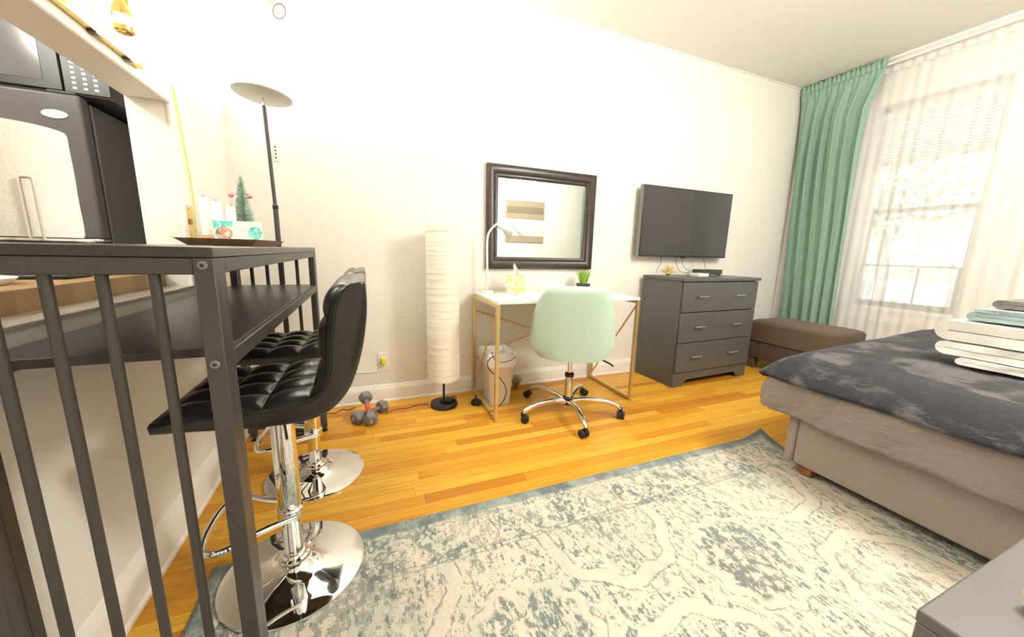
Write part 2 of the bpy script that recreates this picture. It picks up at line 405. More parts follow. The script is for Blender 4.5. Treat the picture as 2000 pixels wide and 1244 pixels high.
    def build(s, name, material, parent=None, bev=0, seg=2, angle=40, sub=0, solid=0, local=False):
        me = bpy.data.meshes.new(name)
        off = OFF.get(parent.name, Vector()) if parent is not None and not local else Vector()
        me.from_pydata([tuple(Vector(p) - off) for p in s.v], [], s.f)
        ms = material if isinstance(material, (list, tuple)) else [material]
        for mm in ms: me.materials.append(mm)
        me.polygons.foreach_set('material_index', s.mi)
        me.polygons.foreach_set('use_smooth', [True] * len(me.polygons)); me.update()
        me.set_sharp_from_angle(angle=math.radians(angle))
        import bmesh
        bm = bmesh.new(); bm.from_mesh(me); bmesh.ops.recalc_face_normals(bm, faces=bm.faces); bm.to_mesh(me); bm.free()
        o = bpy.data.objects.new(name, me); COL.objects.link(o)
        if parent is not None: o.parent = parent; OFF[o.name] = off
        if solid:
            md = o.modifiers.new('thick', 'SOLIDIFY'); md.thickness = solid; md.offset = 0
        if bev:
            md = o.modifiers.new('bevel', 'BEVEL'); md.width = bev; md.segments = seg; md.limit_method = 'ANGLE'; md.angle_limit = math.radians(35)
            md.harden_normals = False
        if sub:
            md = o.modifiers.new('sub', 'SUBSURF'); md.levels = sub; md.render_levels = sub
        return o
def thing(name, label, cat, loc=(0, 0, 0), group=None, rz=0):
    o = bpy.data.objects.new(name, None); COL.objects.link(o); o.empty_display_size = 0.05
    o.location = loc; o.rotation_euler = (0, 0, rz); OFF[o.name] = Vector(loc)
    o['label'] = label; o['category'] = cat
    if group: o['group'] = group
    return o
def tag(o, label, cat, group=None):
    o['label'] = label; o['category'] = cat
    if group: o['group'] = group
    return o
def struct(o): o['kind'] = 'structure'; return o
def dup(root, loc, label, rz=None):
    r = root.copy(); COL.objects.link(r); r.location = loc; r['label'] = label
    if rz is not None: r.rotation_euler = (0, 0, rz)
    def rec(src, dst):
        for ch in [c for c in bpy.data.objects if c.parent == src]:
            c = ch.copy(); COL.objects.link(c); c.parent = dst; rec(ch, c)
    rec(root, r); return r
def text(s, size, material, parent, mtx, name='lettering', depth=0.0004):
    cu = bpy.data.curves.new('t', 'FONT'); cu.body = s; cu.size = size; cu.extrude = depth; cu.align_x = 'CENTER'; cu.align_y = 'CENTER'
    to = bpy.data.objects.new('t', cu); me = bpy.data.meshes.new_from_object(to); bpy.data.objects.remove(to)
    off = OFF.get(parent.name, Vector())
    me.transform(Matrix.Translation(-off) @ mtx); me.materials.clear(); me.materials.append(material); me.name = name
    o = bpy.data.objects.new(name, me); COL.objects.link(o); o.parent = parent; OFF[o.name] = off
    return o
def smooth_path(pts, n=8, closed=False):
    pts = [Vector(p) for p in pts]; out = []; N = len(pts)
    for i in range(N if closed else N - 1):
        p0 = pts[i - 1] if (i > 0 or closed) else pts[0]; p1 = pts[i]; p2 = pts[(i + 1) % N]
        p3 = pts[(i + 2) % N] if (closed or i + 2 < N) else pts[-1]
        for k in range(n):
            t = k / n
            out.append(0.5 * ((2 * p1) + (p2 - p0) * t + (2 * p0 - 5 * p1 + 4 * p2 - p3) * t * t + (3 * p1 - p0 - 3 * p2 + p3) * t ** 3))
    if not closed: out.append(pts[-1])
    return out
def hsh(*a):
    x = math.sin(sum(v * k for v, k in zip(a, (12.9898, 78.233, 37.719)))) * 43758.5453
    return x - math.floor(x)
def vnoise(x, y):
    xi, yi = math.floor(x), math.floor(y); fx, fy = x - xi, y - yi
    fx = fx * fx * (3 - 2 * fx); fy = fy * fy * (3 - 2 * fy)
    a, b, c, d = hsh(xi, yi), hsh(xi + 1, yi), hsh(xi, yi + 1), hsh(xi + 1, yi + 1)
    return (a + (b - a) * fx) * (1 - fy) + (c + (d - c) * fx) * fy - 0.5

# ------------------------------------------------------------------ setting
YB, XR, XL, YR, ZC = 2.51, 4.06, -0.66, -1.30, 2.645
XK = -2.7; YK = 2.95
fl = struct(MB().box(XK, XR, YR, YK, -0.08, -0.014).build('floor', M_sub))
# planks along X, 5.7 cm wide
rest = MB(); PW = 0.0572
cand = []
row = 0; y = YB
while y > YR:
    x = XL - random.random() * 0.8
    while x < XR:
        L = random.choice((0.42, 0.6, 0.75, 0.9, 1.1, 1.3)) * random.uniform(0.85, 1.15)
        x0 = max(x, XL); x1 = min(x + L, XR)
        if x1 - x0 > 0.02: cand.append((x0 + .0006, x1 - .0006, max(y - PW, YR) + .0007, y - .0007))
        x += L
    y -= PW
def vis(c):
    x0, x1, y0, y1 = c
    xm, ym = (x0 + x1) / 2, (y0 + y1) / 2
    if x0 > RUG[0] and x1 < 2.0 and y1 < RUG[3] - .03: return False   # under the rug
    if x0 > 2.0 and y1 < 1.0: return False                        # under the bed
    if ym < 0.25: return False
    return True
cand.sort(key=lambda c: (not vis(c), -c[2] * 0 + ((c[0] + c[1]) / 2) ** 2 + c[2] ** 2))
for i, (x0, x1, y0, y1) in enumerate(cand):
    dz = random.uniform(-.0003, .0003)
    if i < 298: MB().box(x0, x1, y0, y1, -0.014, dz).build('plank', M_floor, fl)
    else: rest.box(x0, x1, y0, y1, -0.014, dz)
o = rest.build('plank', M_floor, fl); o['kind'] = 'stuff'
# kitchen floor
kf = struct(MB().box(XK, XL - .13, YR, YK, -0.014, 0.0).build('floor_kitchen', M_granite))

struct(MB().box(XK - .1, XR + .3, YR - .1, YK + .1, ZC, ZC + 0.1).build('ceiling', M_ceil))
struct(MB().box(XL, XR + .02, YB, YB + 0.12, 0, ZC).build('wall_back', M_wall))
struct(MB().box(XK, XR + .02, YR - 0.12, YR, 0, ZC).build('wall_front', M_wall))
# left wall: half wall, pier, header, front pier
OZ0, OZ1, OY0, OY1 = 0.870, 1.562, -0.6, 1.865
wl = MB()
wl.box(XL - .085, XL, YR, OY1, 0, OZ0 - 0.012)
wl.box(XL - .13, XL, OY1, YK, 0, ZC)
wl.box(XL - .13, XL, OY0, OY1, OZ1, ZC)
wl.box(XL - .13, XL, YR, OY0, OZ0 - .012, ZC)
struct(wl.build('wall_left', M_wall, bev=0.006))
struct(MB().box(XL - .085, XL + .004, OY0, OY1 - .0005, OZ0 - .012, OZ0).build('trim_ledge', M_granite, bev=.003))
# casing beads round the pass-through
tb = MB()
tb.cyl((XL, OY1, OZ0), (XL, OY1, OZ1), 0.009); tb.cyl((XL, OY0, OZ1), (XL, OY1 + .005, OZ1), 0.009)
struct(tb.build('trim_opening', M_trim))
# kitchen walls
struct(MB().box(XK - .1, XK, YR, YK, 0, ZC).build('wall_kitchen_side', M_wall))
struct(MB().box(XK, XL - .13, YK, YK + .1, 0, ZC).build('wall_kitchen_back', M_wall))

# right (window) wall with a hole
WY0, WY1, WZ0, WZ1 = 1.22, 1.92, 0.66, 2.30
wr = MB()
wr.box(XR, XR + .2, YR, WY0, 0, ZC); wr.box(XR, XR + .2, WY1, YB + .12, 0, ZC)
wr.box(XR, XR + .2, WY0, WY1, 0, WZ0); wr.box(XR, XR + .2, WY0, WY1, WZ1, ZC)
struct(wr.build('wall_right', M_wall))
# crown moulding on the window wall
cp = [(XR, ZC), (XR - .085, ZC), (XR - .085, ZC - .012), (XR - .07, ZC - .02), (XR - .035, ZC - .045), (XR - .02, ZC - .075), (XR - .008, ZC - .085), (XR, ZC - .10)]
struct(MB().prism(cp, 'y', YR, YB).build('trim_crown', M_trim, angle=25))
struct(MB().tube([(XL, YB - .004, ZC - .004), (XR, YB - .004, ZC - .004)], 0.006, 8).build('trim_back_cove', M_ceil))
def baseb(name, poly, axis, a, b): return struct(MB().prism(poly, axis, a, b).build(name, M_trim, angle=25))
bbp = lambda s, q: [(q, 0), (q + s * .022, 0), (q + s * .022, .012), (q + s * .016, .02), (q + s * .016, .105), (q + s * .013, .115), (q + s * .008, .125), (q + s * .004, .14), (q, .145)]
bb_y = [(p, z * .83) for p, z in bbp(-1, YB)]
baseb('baseboard_back', bb_y, 'x', XL, XR)
baseb('baseboard_left', bbp(1, XL), 'y', YR, YB)
baseb('baseboard_right', bbp(-1, XR), 'y', YR, YB)

# window
wi = struct(MB().box(XR - .02, XR + .0, WY0 - .09, WY0, WZ0, WZ1 + .08).box(XR - .02, XR, WY1, WY1 + .09, WZ0, WZ1 + .08)
            .box(XR - .02, XR, WY0, WY1, WZ1, WZ1 + .08).box(XR - .028, XR + .16, WY0 - .12, WY1 + .12, WZ0 - .035, WZ0)
            .box(XR - .018, XR, WY0 - .09, WY1 + .09, WZ0 - .13, WZ0 - .035).build('window_1', M_trim, bev=.004))
FX = XR + .12
MB().box(FX - .03, FX + .03, WY0, WY0 + .045, WZ0, WZ1).box(FX - .03, FX + .03, WY1 - .045, WY1, WZ0, WZ1).box(FX - .03, FX + .03, WY0, WY1, WZ1 - .06, WZ1).build('jamb_liner', M_trim, wi)
MB().box(FX - .02, FX + .01, WY0 + .04, WY0 + .055, WZ0, 1.50).box(FX - .02, FX + .01, WY1 - .055, WY1 - .04, WZ0, 1.50).build('sash_stile', M_tint, wi)
MB().box(FX - .02, FX + .01, WY0 + .045, WY1 - .045, 1.445, 1.48).build('meeting_rail', M_tint, wi)
MB().box(FX - .02, FX + .01, WY0 + .045, WY1 - .045, WZ0, .70).build('bottom_rail', M_tint, wi)
MB().box(FX - .005, FX - .002, WY0 + .05, WY1 - .05, .70, 1.445).build('pane', M_pane, wi)
MB().box(FX + .012, FX + .015, WY0 + .05, WY1 - .05, 1.48, WZ1 - .06).build('pane', M_pane, wi)
MB().box(FX - .05, FX - .035, WY0 + .05, WY1 - .05, 1.00, 1.012).box(FX - .05, FX - .035, WY1 - .062, WY1 - .05, .70, 1.0).box(FX - .05, FX - .035, WY0 + .05, WY0 + .062, .70, 1.0).box(FX - .05, FX - .035, 1.49, 1.50, .70, 1.0).build('window_screen_frame', M_tint, wi)
# blind in the upper part
bt = thing('window_blind', 'white slatted blind drawn part way down behind the sheer curtain', 'blind', (XR + .05, 1.57, 2.24))
MB().box(XR + .03, XR + .08, WY0 + .01, WY1 - .01, 2.20, 2.25).build('head_rail', M_white, bt, bev=.003)
MB().box(XR + .035, XR + .065, WY0 + .02, WY1 - .02, 1.83, 1.875).build('slat_stack', mat('blind_beige', (0.66, 0.60, 0.50), 0.6), bt, bev=.004)
sm = None
for k in range(14):
    z = 1.89 + k * .0225
    MB().box(-.014, .014, WY0 + .02, WY1 - .02, -.0008, .0008, Matrix.Translation((XR + .05, 0, z)) @ Matrix.Rotation(.25, 4, 'Y')).build('slat', M_white, bt)
for yy in (WY0 + .12, WY1 - .12): MB().cyl((XR + .05, yy, 1.86), (XR + .05, yy, 2.21), .0012, n=6).build('ladder_cord', M_white, bt)

# ------------------------------------------------------------------ outside
gd = struct(MB().box(4.4, 40, -25, 30, -1.3, -1.2).build('ground', mat('pavement', (0.5, 0.48, 0.45), 0.9)))
bd = thing('apartment_building', 'pale building with barred windows across the street outside the window', 'building', (15, 5, -1.2))
MB().box(15, 19, -8, 22, -1.2, 9).build('facade', M_facade, bd)
MB().box(14.9, 15.02, -8, 22, .55, 1.0).build('brick_band', M_facade2, bd)
for yy in (1.0, 3.6, 6.2, 8.8):
    for zz in (-.3, 2.1, 4.7):
        f = MB().box(14.9, 15.05, yy, yy + 1.1, zz, zz + 1.2 + (0 if zz > 0 else -.5)).build('window', M_glassdark, bd)
        g = MB()
        for k in range(6 if zz < 0 else 2): g.box(14.86, 14.9, yy + .08 + k * (.18 if zz < 0 else .9), yy + .12 + k * (.18 if zz < 0 else .9), zz, zz + (.7 if zz < 0 else 1.2))
        g.build('window_bars', M_white, f)['kind'] = 'stuff'
tr = thing('street_tree', 'leafy tree in front of the pale building outside the window', 'tree', (10, 4.2, -1.2))
MB().tube(smooth_path([(10, 4.2, -1.2), (10.05, 4.15, .6), (9.95, 4.3, 2.0), (10.1, 4.2, 3.6)]), 0.11, 8).build('trunk', M_bark, tr)
for k, (dy, dz) in enumerate(((-.9, 1.3), (.9, 1.5), (-.6, 2.2), (.7, 2.4), (-1.5, .9))):
    MB().tube(smooth_path([(10, 4.2, 1.3 + .2 * k), (9.8, 4.2 + dy * .5, 1.4 + dz * .5), (9.7, 4.2 + dy, 1.6 + dz * .6)], 5), [.04] * 10 + [.02], 6).build('branch', M_bark, tr)
lf = MB()
for k in range(2600):
    a = random.gauss(0, .9); b_ = random.gauss(0, .75); c_ = random.gauss(0, .6)
    c0 = Vector((9.8 + c_, 4.1 + a, 2.6 + b_)); u = Vector((random.uniform(-1, 1), random.uniform(-1, 1), random.uniform(-1, 1))).normalized(); v_ = u.orthogonal().normalized()
    s_ = random.uniform(.05, .1)
    lf.raw([c0 - u * s_, c0 + v_ * s_ * .5, c0 + u * s_, c0 - v_ * s_ * .5], [(0, 1, 2, 3)])
lo = lf.build('foliage', M_foliage, tr); lo['kind'] = 'stuff'

# ------------------------------------------------------------------ curtains
def sheet(fn, nu, nv, name, material, parent, solid=0): return MB().grid(fn, nu, nv).build(name, material, parent, solid=solid, angle=180)
def lerp(a, b, t): return a + (b - a) * t
def interp(tab, z):
    for (z0, a), (z1, b) in zip(tab, tab[1:]):
        if z0 >= z >= z1: return lerp(a, b, (z0 - z) / (z0 - z1))
    return tab[-1][1]
rod = MB().cyl((3.945, YB - .02, 2.585), (3.945, -1.27, 2.585), .009, n=14).build('curtain_rod', M_white)
tag(rod, 'white curtain rod along the top of the window wall', 'curtain rod')
def curtain(label, ltab, rtab, zt, zb, phase, n_pl, cat='curtain', mt=M_green, name='green_curtain', amp=.030, xo=3.945, group=None):
    t = thing(name, label, cat, (xo, (ltab[0][1] + rtab[0][1]) / 2, zb))
    def fn(u, v):
        z = lerp(zt, zb, v); yl = interp(ltab, z); yr = interp(rtab, z); w_ = v
        uu = u + .012 * math.sin(7 * u + 5 * v + phase)
        y_ = lerp(yl, yr, uu)
        top = min(1, v / .03)
        a = amp * (.30 + .70 * min(1, v / .25)) * top + .004
        ph = 2 * PI * (n_pl * u) + phase
        fine = .35 * math.sin(2 * ph + 1.3 + 2 * v) * max(0, 1 - v * 1.2)
        x_ = xo - .004 + a * (math.sin(ph + .8 * math.sin(2.2 * v + 3 * u)) + fine + .35 * math.sin(ph * .37 + 2)) * (0.6 + .5 * hsh(math.floor(n_pl * u), 3, phase))
        y_ += a * .5 * math.cos(ph) * (.4 + v * .5)
        if v < .03: x_ = xo - .012 + .004 * math.sin(ph * 3)
        return (x_, y_, z)
    sheet(fn, n_pl * 26, 44, 'panel', mt, t, solid=.0016)
    # heading ruffle above and below the rod
    def rf(u, v):
        z = lerp(zt + .035, zt - .03, v); y_ = lerp(interp(ltab, zt), interp(rtab, zt), u)
        x_ = xo - .014 - .006 * math.sin(PI * v) + .008 * math.sin(u * n_pl * 6.1 * PI + phase) * (1.4 if v < .4 else .8)
        return (x_, y_, z + (.012 * math.sin(u * n_pl * 9.7) + .008 * math.sin(u * n_pl * 23)) * (1 - v))
    sheet(rf, n_pl * 20, 7, 'heading', mt, t, solid=.0015)
    return t
gl = [(2.6, 2.485), (1.5, 2.43), (.49, 2.372), (0.0, 2.36)]
gr_ = [(2.60, 1.865), (2.45, 1.90), (2.30, 1.945), (1.9, 1.943), (1.36, 1.918), (.49, 1.885), (0, 1.87)]
curtain('sage green curtain hanging left of the window behind the brown ottoman', gl, gr_, 2.60, .06, 0.4, 6, amp=.034)
curtain('sage green curtain at the far end of the window wall, seen in the mirror', [(2.6, -.80), (0, -.86)], [(2.6, -1.22), (0, -1.2)], 2.60, .06, 2.1, 4, amp=.045)
def sheer(label, y0, y1, zt, zb, n, ph, xo=4.018, skew=0):
    t = thing('sheer_curtain', label, 'curtain', (xo, (y0 + y1) / 2, zb))
    def fn(u, v):
        uu = u + .010 * math.sin(13 * u + ph) + .006 * math.sin(31 * u)
        a = .0075 * (.3 + 1.0 * hsh(math.floor(n * u), ph)) * min(1, .4 + v)
        p = 2 * PI * n * uu
        return (xo + a * math.sin(p + .6 * math.sin(3 * v + ph)), lerp(y0, y1, uu) + skew * v * (1 - u), lerp(zt, zb, v))
    sheet(fn, n * 16, 26, 'panel', M_sheer, t)
    def hd(u, v): return (xo - .02 + .007 * math.sin(u * n * 7.0), lerp(y0, y1, u), lerp(zt + .03, zt - .03, v) + .006 * math.sin(u * n * 11) * (1 - v))
    sheet(hd, n * 10, 4, 'heading', M_sheer, t)
    return t
sheer('narrow white sheer curtain showing left of the sage green curtain', 2.492, 2.30, 2.56, .08, 7, 1.0)
sheer('wide white sheer curtain hanging in front of the window right of the green curtain', 2.02, .95, 2.57, .08, 15, 0.3, skew=.0)
sheer('white sheer curtain beyond the window towards the headboard end', .93, -.78, 2.57, .08, 22, 1.7)

# ------------------------------------------------------------------ bar table
TX0, TX1, TY0, TY1, TZ = -.612, -.243, .778, 2.195, 1.034
bt = thing('bar_table', 'long black metal bar table with a lower shelf standing along the half wall', 'table', (-.43, 1.49, 0))
MB().box(TX0, TX1, TY0, TY1, TZ - .018, TZ).build('table_top', M_lam, bt, bev=.0015)
MB().box(TX0 + .004, TX1 - .012, TY0 + .057, TY1 - .034, .826, .843).build('shelf', M_lam, bt, bev=.001)
pw = .030
for px, py in ((TX1 - pw, TY0), (TX0, TY0), (TX1 - pw, TY1 - .03), (TX0, TY1 - .03)):
    if True:
        sy_ = py + .0315 if py < 1.2 else py - .0265
        MB().box(px + .001, px + pw - .001, sy_, sy_ + .025, .06, TZ - .0185).build('side_post', M_blackmetal, bt, bev=.002)
    lg = MB().box(px, px + pw, py, py + .030, .022, TZ - .0185).build('leg', M_blackmetal, bt, bev=.002)
    zf = .0072 if (px > RUG[0] and py < 1.2) else .0008
    MB().cyl((px + pw / 2, py + .015, zf), (px + pw / 2, py + .015, zf + .006), .016, .016).cyl((px + pw / 2, py + .015, .008), (px + pw / 2, py + .015, .022), .006).build('levelling_foot', M_black, lg)
for py in (TY0, TY1 - .03):
    MB().box(TX0 + pw, TX1 - pw, py + .002, py + .028, TZ - .047, TZ - .0185).build('end_rail', M_blackmetal, bt, bev=.002)
    MB().box(TX0 + pw, TX1 - pw, py + .004, py + .026, .06, .085).build('end_rail', M_blackmetal, bt, bev=.002)
    for bx in (-.331, -.3975, -.464, -.530):
        MB().cyl((bx, py + .015, .085), (bx, py + .015, TZ - .047), .0082, n=14).build('spindle', M_blackmetal, bt)
for px in (TX0 + .001, TX1 - pw + .001):
    MB().box(px, px + pw - .002, TY0 + .057, TY1 - .057, TZ - .047, TZ - .0185).build('side_rail', M_blackmetal, bt, bev=.002)
    MB().box(px, px + pw - .002, TY0 + .057, TY1 - .057, .808, .840).build('shelf_rail', M_blackmetal, bt, bev=.002)
for z in (1.003, .838 - .012):
    b_ = MB().cyl((TX1 - pw / 2 - .001, TY0 - .001, z), (TX1 - pw / 2 - .001, TY0 - .004, z), .0078, .0065).build('bolt', M_iron, bt)
    MB().cyl((TX1 - pw / 2 - .001, TY0 - .0041, z), (TX1 - pw / 2 - .001, TY0 - .0046, z), .0035, n=6).build('bolt_socket', M_black, b_)

# ------------------------------------------------------------------ bar stools
def stool(cx, cy, label, rz=0.0):
    t = thing('bar_stool', label, 'stool', (cx, cy, 0), 'quilted bar stools at the bar table')
    # outer / inner profile (x,z) relative to the centre
    O = [(-.215, .603), (-.14, .597), (-.05, .588), (.05, .584), (.115, .592), (.165, .620), (.205, .675), (.235, .768), (.2505, .866), (.2505, .935), (.243, .948)]
    I = [(-.217, .628), (-.14, .634), (-.05, .636), (.04, .640), (.095, .648), (.128, .672), (.140, .715), (.143, .768), (.155, .866), (.185, .925), (.215, .944)]
    O = [(p.x, p.y) for p in smooth_path([(a, b, 0) for a, b in O], 6)]
    I = [(p.x, p.y) for p in smooth_path([(a, b, 0) for a, b in I], 6)]
    W = .190; n = len(O)
    # shell : closed section, slightly inset inner side
    sh = MB(); K = 9
    def ss(k): return math.copysign(1, k)
    vs = []
    def edge(x): return W * (1 - .10 * max(0, (x - 0)))   # width
    rings = []
    for k, (fy, ins) in enumerate(((-1, .010), (-1, .0), (1, .0), (1, .010))): pass
    ys = [(-1.0, .5), (-.985, .12), (-.94, 0), (.94, 0), (.985, .12), (1.0, .5)]
    for (yy, ins) in ys:
        ring = []
        for i in range(n):
            ox, oz = O[i]; ix, iz = I[i]
            ring.append((ox + (ix - ox) * ins * .6, yy * W, oz + (iz - oz) * ins * .6))
        for i in range(n - 1, -1, -1):
            ox, oz = O[i]; ix, iz = I[i]; f = 1 - ins * .6
            ring.append((ox + (ix - ox) * f, yy * W, oz + (iz - oz) * f))
        rings.append(ring)
    m_ = len(rings[0]); vs = [Vector(p) + Vector((cx, cy, 0)) for r in rings for p in r]; fs = []
    for a in range(len(rings) - 1):
        for i in range(m_): fs.append((a * m_ + i, a * m_ + (i + 1) % m_, (a + 1) * m_ + (i + 1) % m_, (a + 1) * m_ + i))
    for a in (0, len(rings) - 1):
        for i in range(n - 1): fs.append((a * m_ + i, a * m_ + i + 1, a * m_ + m_ - 2 - i, a * m_ + m_ - 1 - i))
    sh.raw(vs, fs); sh.build('seat_shell', M_leather, t, angle=60)
    # quilted pad on the inner side
    L = [0]
    for i in range(1, n): L.append(L[-1] + math.hypot(I[i][0] - I[i - 1][0], I[i][1] - I[i - 1][1]))
    tot = L[-1]
    def at(s_):
        for i in range(1, n):
            if L[i] >= s_:
                f = (s_ - L[i - 1]) / max(1e-9, L[i] - L[i - 1]); x_ = lerp(I[i - 1][0], I[i][0], f); z_ = lerp(I[i - 1][1], I[i][1], f)
                dx, dz = I[i][0] - I[i - 1][0], I[i][1] - I[i - 1][1]; l = math.hypot(dx, dz)
                return x_, z_, -dz / l, dx / l
        return (*I[-1], -1, 0)
    NU, NV = 4, 6
    def quilt(u, v):
        s_ = lerp(.006, tot - .004, v); yy = lerp(-1, 1, u) * (W - .003)
        a = abs(math.sin(PI * u * NU)); b = abs(math.sin(PI * v * NV))
        h = .018 * (a * b) ** .55
        e_ = min(1, u / .02, (1 - u) / .02, v / .012, (1 - v) / .012)
        x_, z_, nx_, nz_ = at(s_)
        h = (h + .001) * e_ - (1 - e_) * .004
        return (cx + x_ + nx_ * h, cy + yy, z_ + nz_ * h)
    MB().grid(quilt, 65, 127).build('quilted_pad', M_leather, t, angle=180)
    MB().tube([(cx + a, cy - W, lerp(b, d, .72)) for (a, b), (c, d) in zip(O[2:-4], I[2:-4])] if False else [(cx + lerp(o[0], i_[0], .80), cy - W - .0006, lerp(o[1], i_[1], .80)) for o, i_ in zip(O, I)], .0016, 6).build('seam', M_leather, t)
    if cy < 1.5: t.location.z = .0068
    # under seat plate and lever
    MB().box(cx - .09, cx + .09, cy - .08, cy + .08, .572, .588).build('swivel_plate', M_black, t, bev=.004)
    MB().tube(smooth_path([(cx, cy - .02, .57), (cx + .03, cy - .12, .562), (cx + .05, cy - .20, .55)], 5), .004, 8).build('height_lever', M_chrome, t)
    MB().lathe([(.026, .03), (.026, .23), (.0265, .232)], (cx, cy, 0), 40).build('piston', M_chrome, t)
    MB().lathe([(.031, .205), (.0325, .208), (.0325, .56), (.03, .574)], (cx, cy, 0), 40).build('column', M_chrome, t)
    pr = [(.205, .001), (.2055, .005), (.204, .009), (.19, .0125), (.15, .017), (.10, .024), (.07, .033), (.052, .044), (.045, .052), (.0001, .0521)]
    MB().lathe(pr, (cx, cy, 0), 96).build('base_disc', M_chrome, t, angle=50)
    MB().lathe([(.044, .048), (.046, .053), (.044, .060), (.036, .064), (.034, .070), (.028, .074)], (cx, cy, 0), 40).build('base_collar', M_chrome, t)
    z = .215; lp = [(cx + .02, cy - .036, z), (cx - .07, cy - .075, z), (cx - .13, cy - .115, z), (cx - .175, cy - .115, z), (cx - .198, cy - .08, z), (cx - .205, cy, z), (cx - .198, cy + .08, z), (cx - .175, cy + .115, z), (cx - .13, cy + .115, z), (cx - .07, cy + .075, z), (cx + .02, cy + .036, z)]
    MB().tube(smooth_path(lp, 6), .0095, 14).build('footrest', M_chrome, t)
    MB().lathe([(.034, .200), (.037, .203), (.037, .228), (.034, .231)], (cx, cy, 0), 32).build('footrest_clamp', M_chrome, t)
    return t
stool(-.252, 1.185, 'black quilted bar stool nearest the camera, its chrome base on the rug edge')
stool(-.252, 1.735, 'second black quilted bar stool, farther along, its chrome base on the wood floor')

# ------------------------------------------------------------------ rug
def rug_fn(u, v):
    x = lerp(RUG[0], RUG[1], u); y = lerp(RUG[2], RUG[3], v)
    d = max(0, 1 - math.hypot(RUG[1] - x, (RUG[3] - y)) / .16)
    z = .0035 + .045 * d * d
    dd = max(0, 1 - math.hypot(x - 1.75, RUG[3] - y) / .25)
    return (x + .02 * d, y + .018 * math.sin((x - RUG[0]) * 1.2) * (v ** 6) * 0 - .0, z)
rg = MB().grid(rug_fn, 150, 100).build('area_rug', M_rug, solid=.006)
tag(rg, 'faded cream and blue grey vintage patterned rug lying on the wood floor', 'rug')

# ------------------------------------------------------------------ mirror
mr = thing('wall_mirror', 'rectangular mirror with a wide espresso brown frame above the desk', 'mirror', (1.24, YB, 1.27))
mx0, mx1, mz0, mz1 = .800, 1.687, .915, 1.632
fw = [(0, .0), (0, .024), (.012, .034), (.030, .036), (.050, .030), (.062, .020), (.068, .022), (.078, .018), (.086, .010), (.086, 0)]
def mframe():
    b = MB(); cor = [(mx0, mz0, 1, 1), (mx1, mz0, -1, 1), (mx1, mz1, -1, -1), (mx0, mz1, 1, -1)]; vs = []
    for (x, z, sx, sz) in cor:
        for (i, h) in fw: vs.append((x + sx * i, YB - .006 - h, z + sz * i))
    n = len(fw); fs = []
    for k in range(4):
        for i in range(n - 1): fs.append((k * n + i, k * n + i + 1, ((k + 1) % 4) * n + i + 1, ((k + 1) % 4) * n + i))
    return b.raw(vs, fs).build('frame', M_frame, mr, angle=50)
mframe()
MB().box(mx0 + .08, mx1 - .08, YB - .013, YB - .004, mz0 + .08, mz1 - .08).build('glass', M_mirror, mr)
MB().box(mx0 + .01, mx1 - .01, YB - .006, YB - .001, mz0 + .01, mz1 - .01).build('backing', M_black, mr)

# woven hangings on the front wall, seen in the mirror
k = 0
for (ax, az, pos) in ((2.385, 1.215, 'middle'), (1.43, 1.215, 'left'), (2.385, 2.40, 'upper'), (2.385, .20, 'lower')):
    aw, ah = .77, .74
    if pos == 'upper': ah = .22
    t = thing('woven_wall_hanging', {'middle': 'taupe and cream woven wall hanging centred in the mirror reflection', 'left': 'woven wall hanging at the left edge of the mirror reflection',
              'upper': 'woven hanging high on the wall, just its lower edge in the mirror', 'lower': 'woven hanging low on the wall, just its upper edge in the mirror'}[pos], 'wall hanging', (ax + aw / 2, YR, az), 'woven hangings on the wall opposite the desk')
    MB().box(ax, ax + aw, YR + .003, YR + .02, az, az + ah * .16).build('lower_band', M_art_t, t)
    MB().box(ax, ax + aw, YR + .003, YR + .016, az + ah * .16, az + ah * .56).build('cream_band', M_art_w, t)
    MB().box(ax, ax + aw, YR + .003, YR + .02, az + ah * .56, az + ah).build('upper_band', M_art_t, t)
    fr = MB()
    for q in range(60):
        xx = ax + .03 + (aw - .06) * q / 59
        fr.cyl((xx, YR + .026, az + ah * .70), (xx + random.uniform(-.004, .004), YR + .026, az + ah * .86), .004, n=5)
    f_ = fr.build('fringe', M_art_w if False else mat('fringe_yarn', (.30, .25, .17), .95), t); f_['kind'] = 'stuff'

# ------------------------------------------------------------------ TV
tv = thing('television', 'flat black television mounted on the wall above the dresser', 'television', (2.6, YB, 1.03))
MB().box(2.101, 3.112, 2.420, 2.462, 1.031, 1.600).build('casing', M_black, tv, bev=.004)
MB().box(2.109, 3.104, 2.4185, 2.4205, 1.045, 1.592).build('screen', M_tv, tv)
MB().box(2.098, 2.1008, 2.422, 2.46, 1.031, 1.60).build('side_trim', M_iron, tv)
MB().box(2.4, 2.8, 2.462, YB - .001, 1.15, 1.5).build('wall_bracket', M_black, tv)
MB().box(2.58, 2.63, 2.424, 2.440, 1.024, 1.031).build('sensor', M_black, tv)

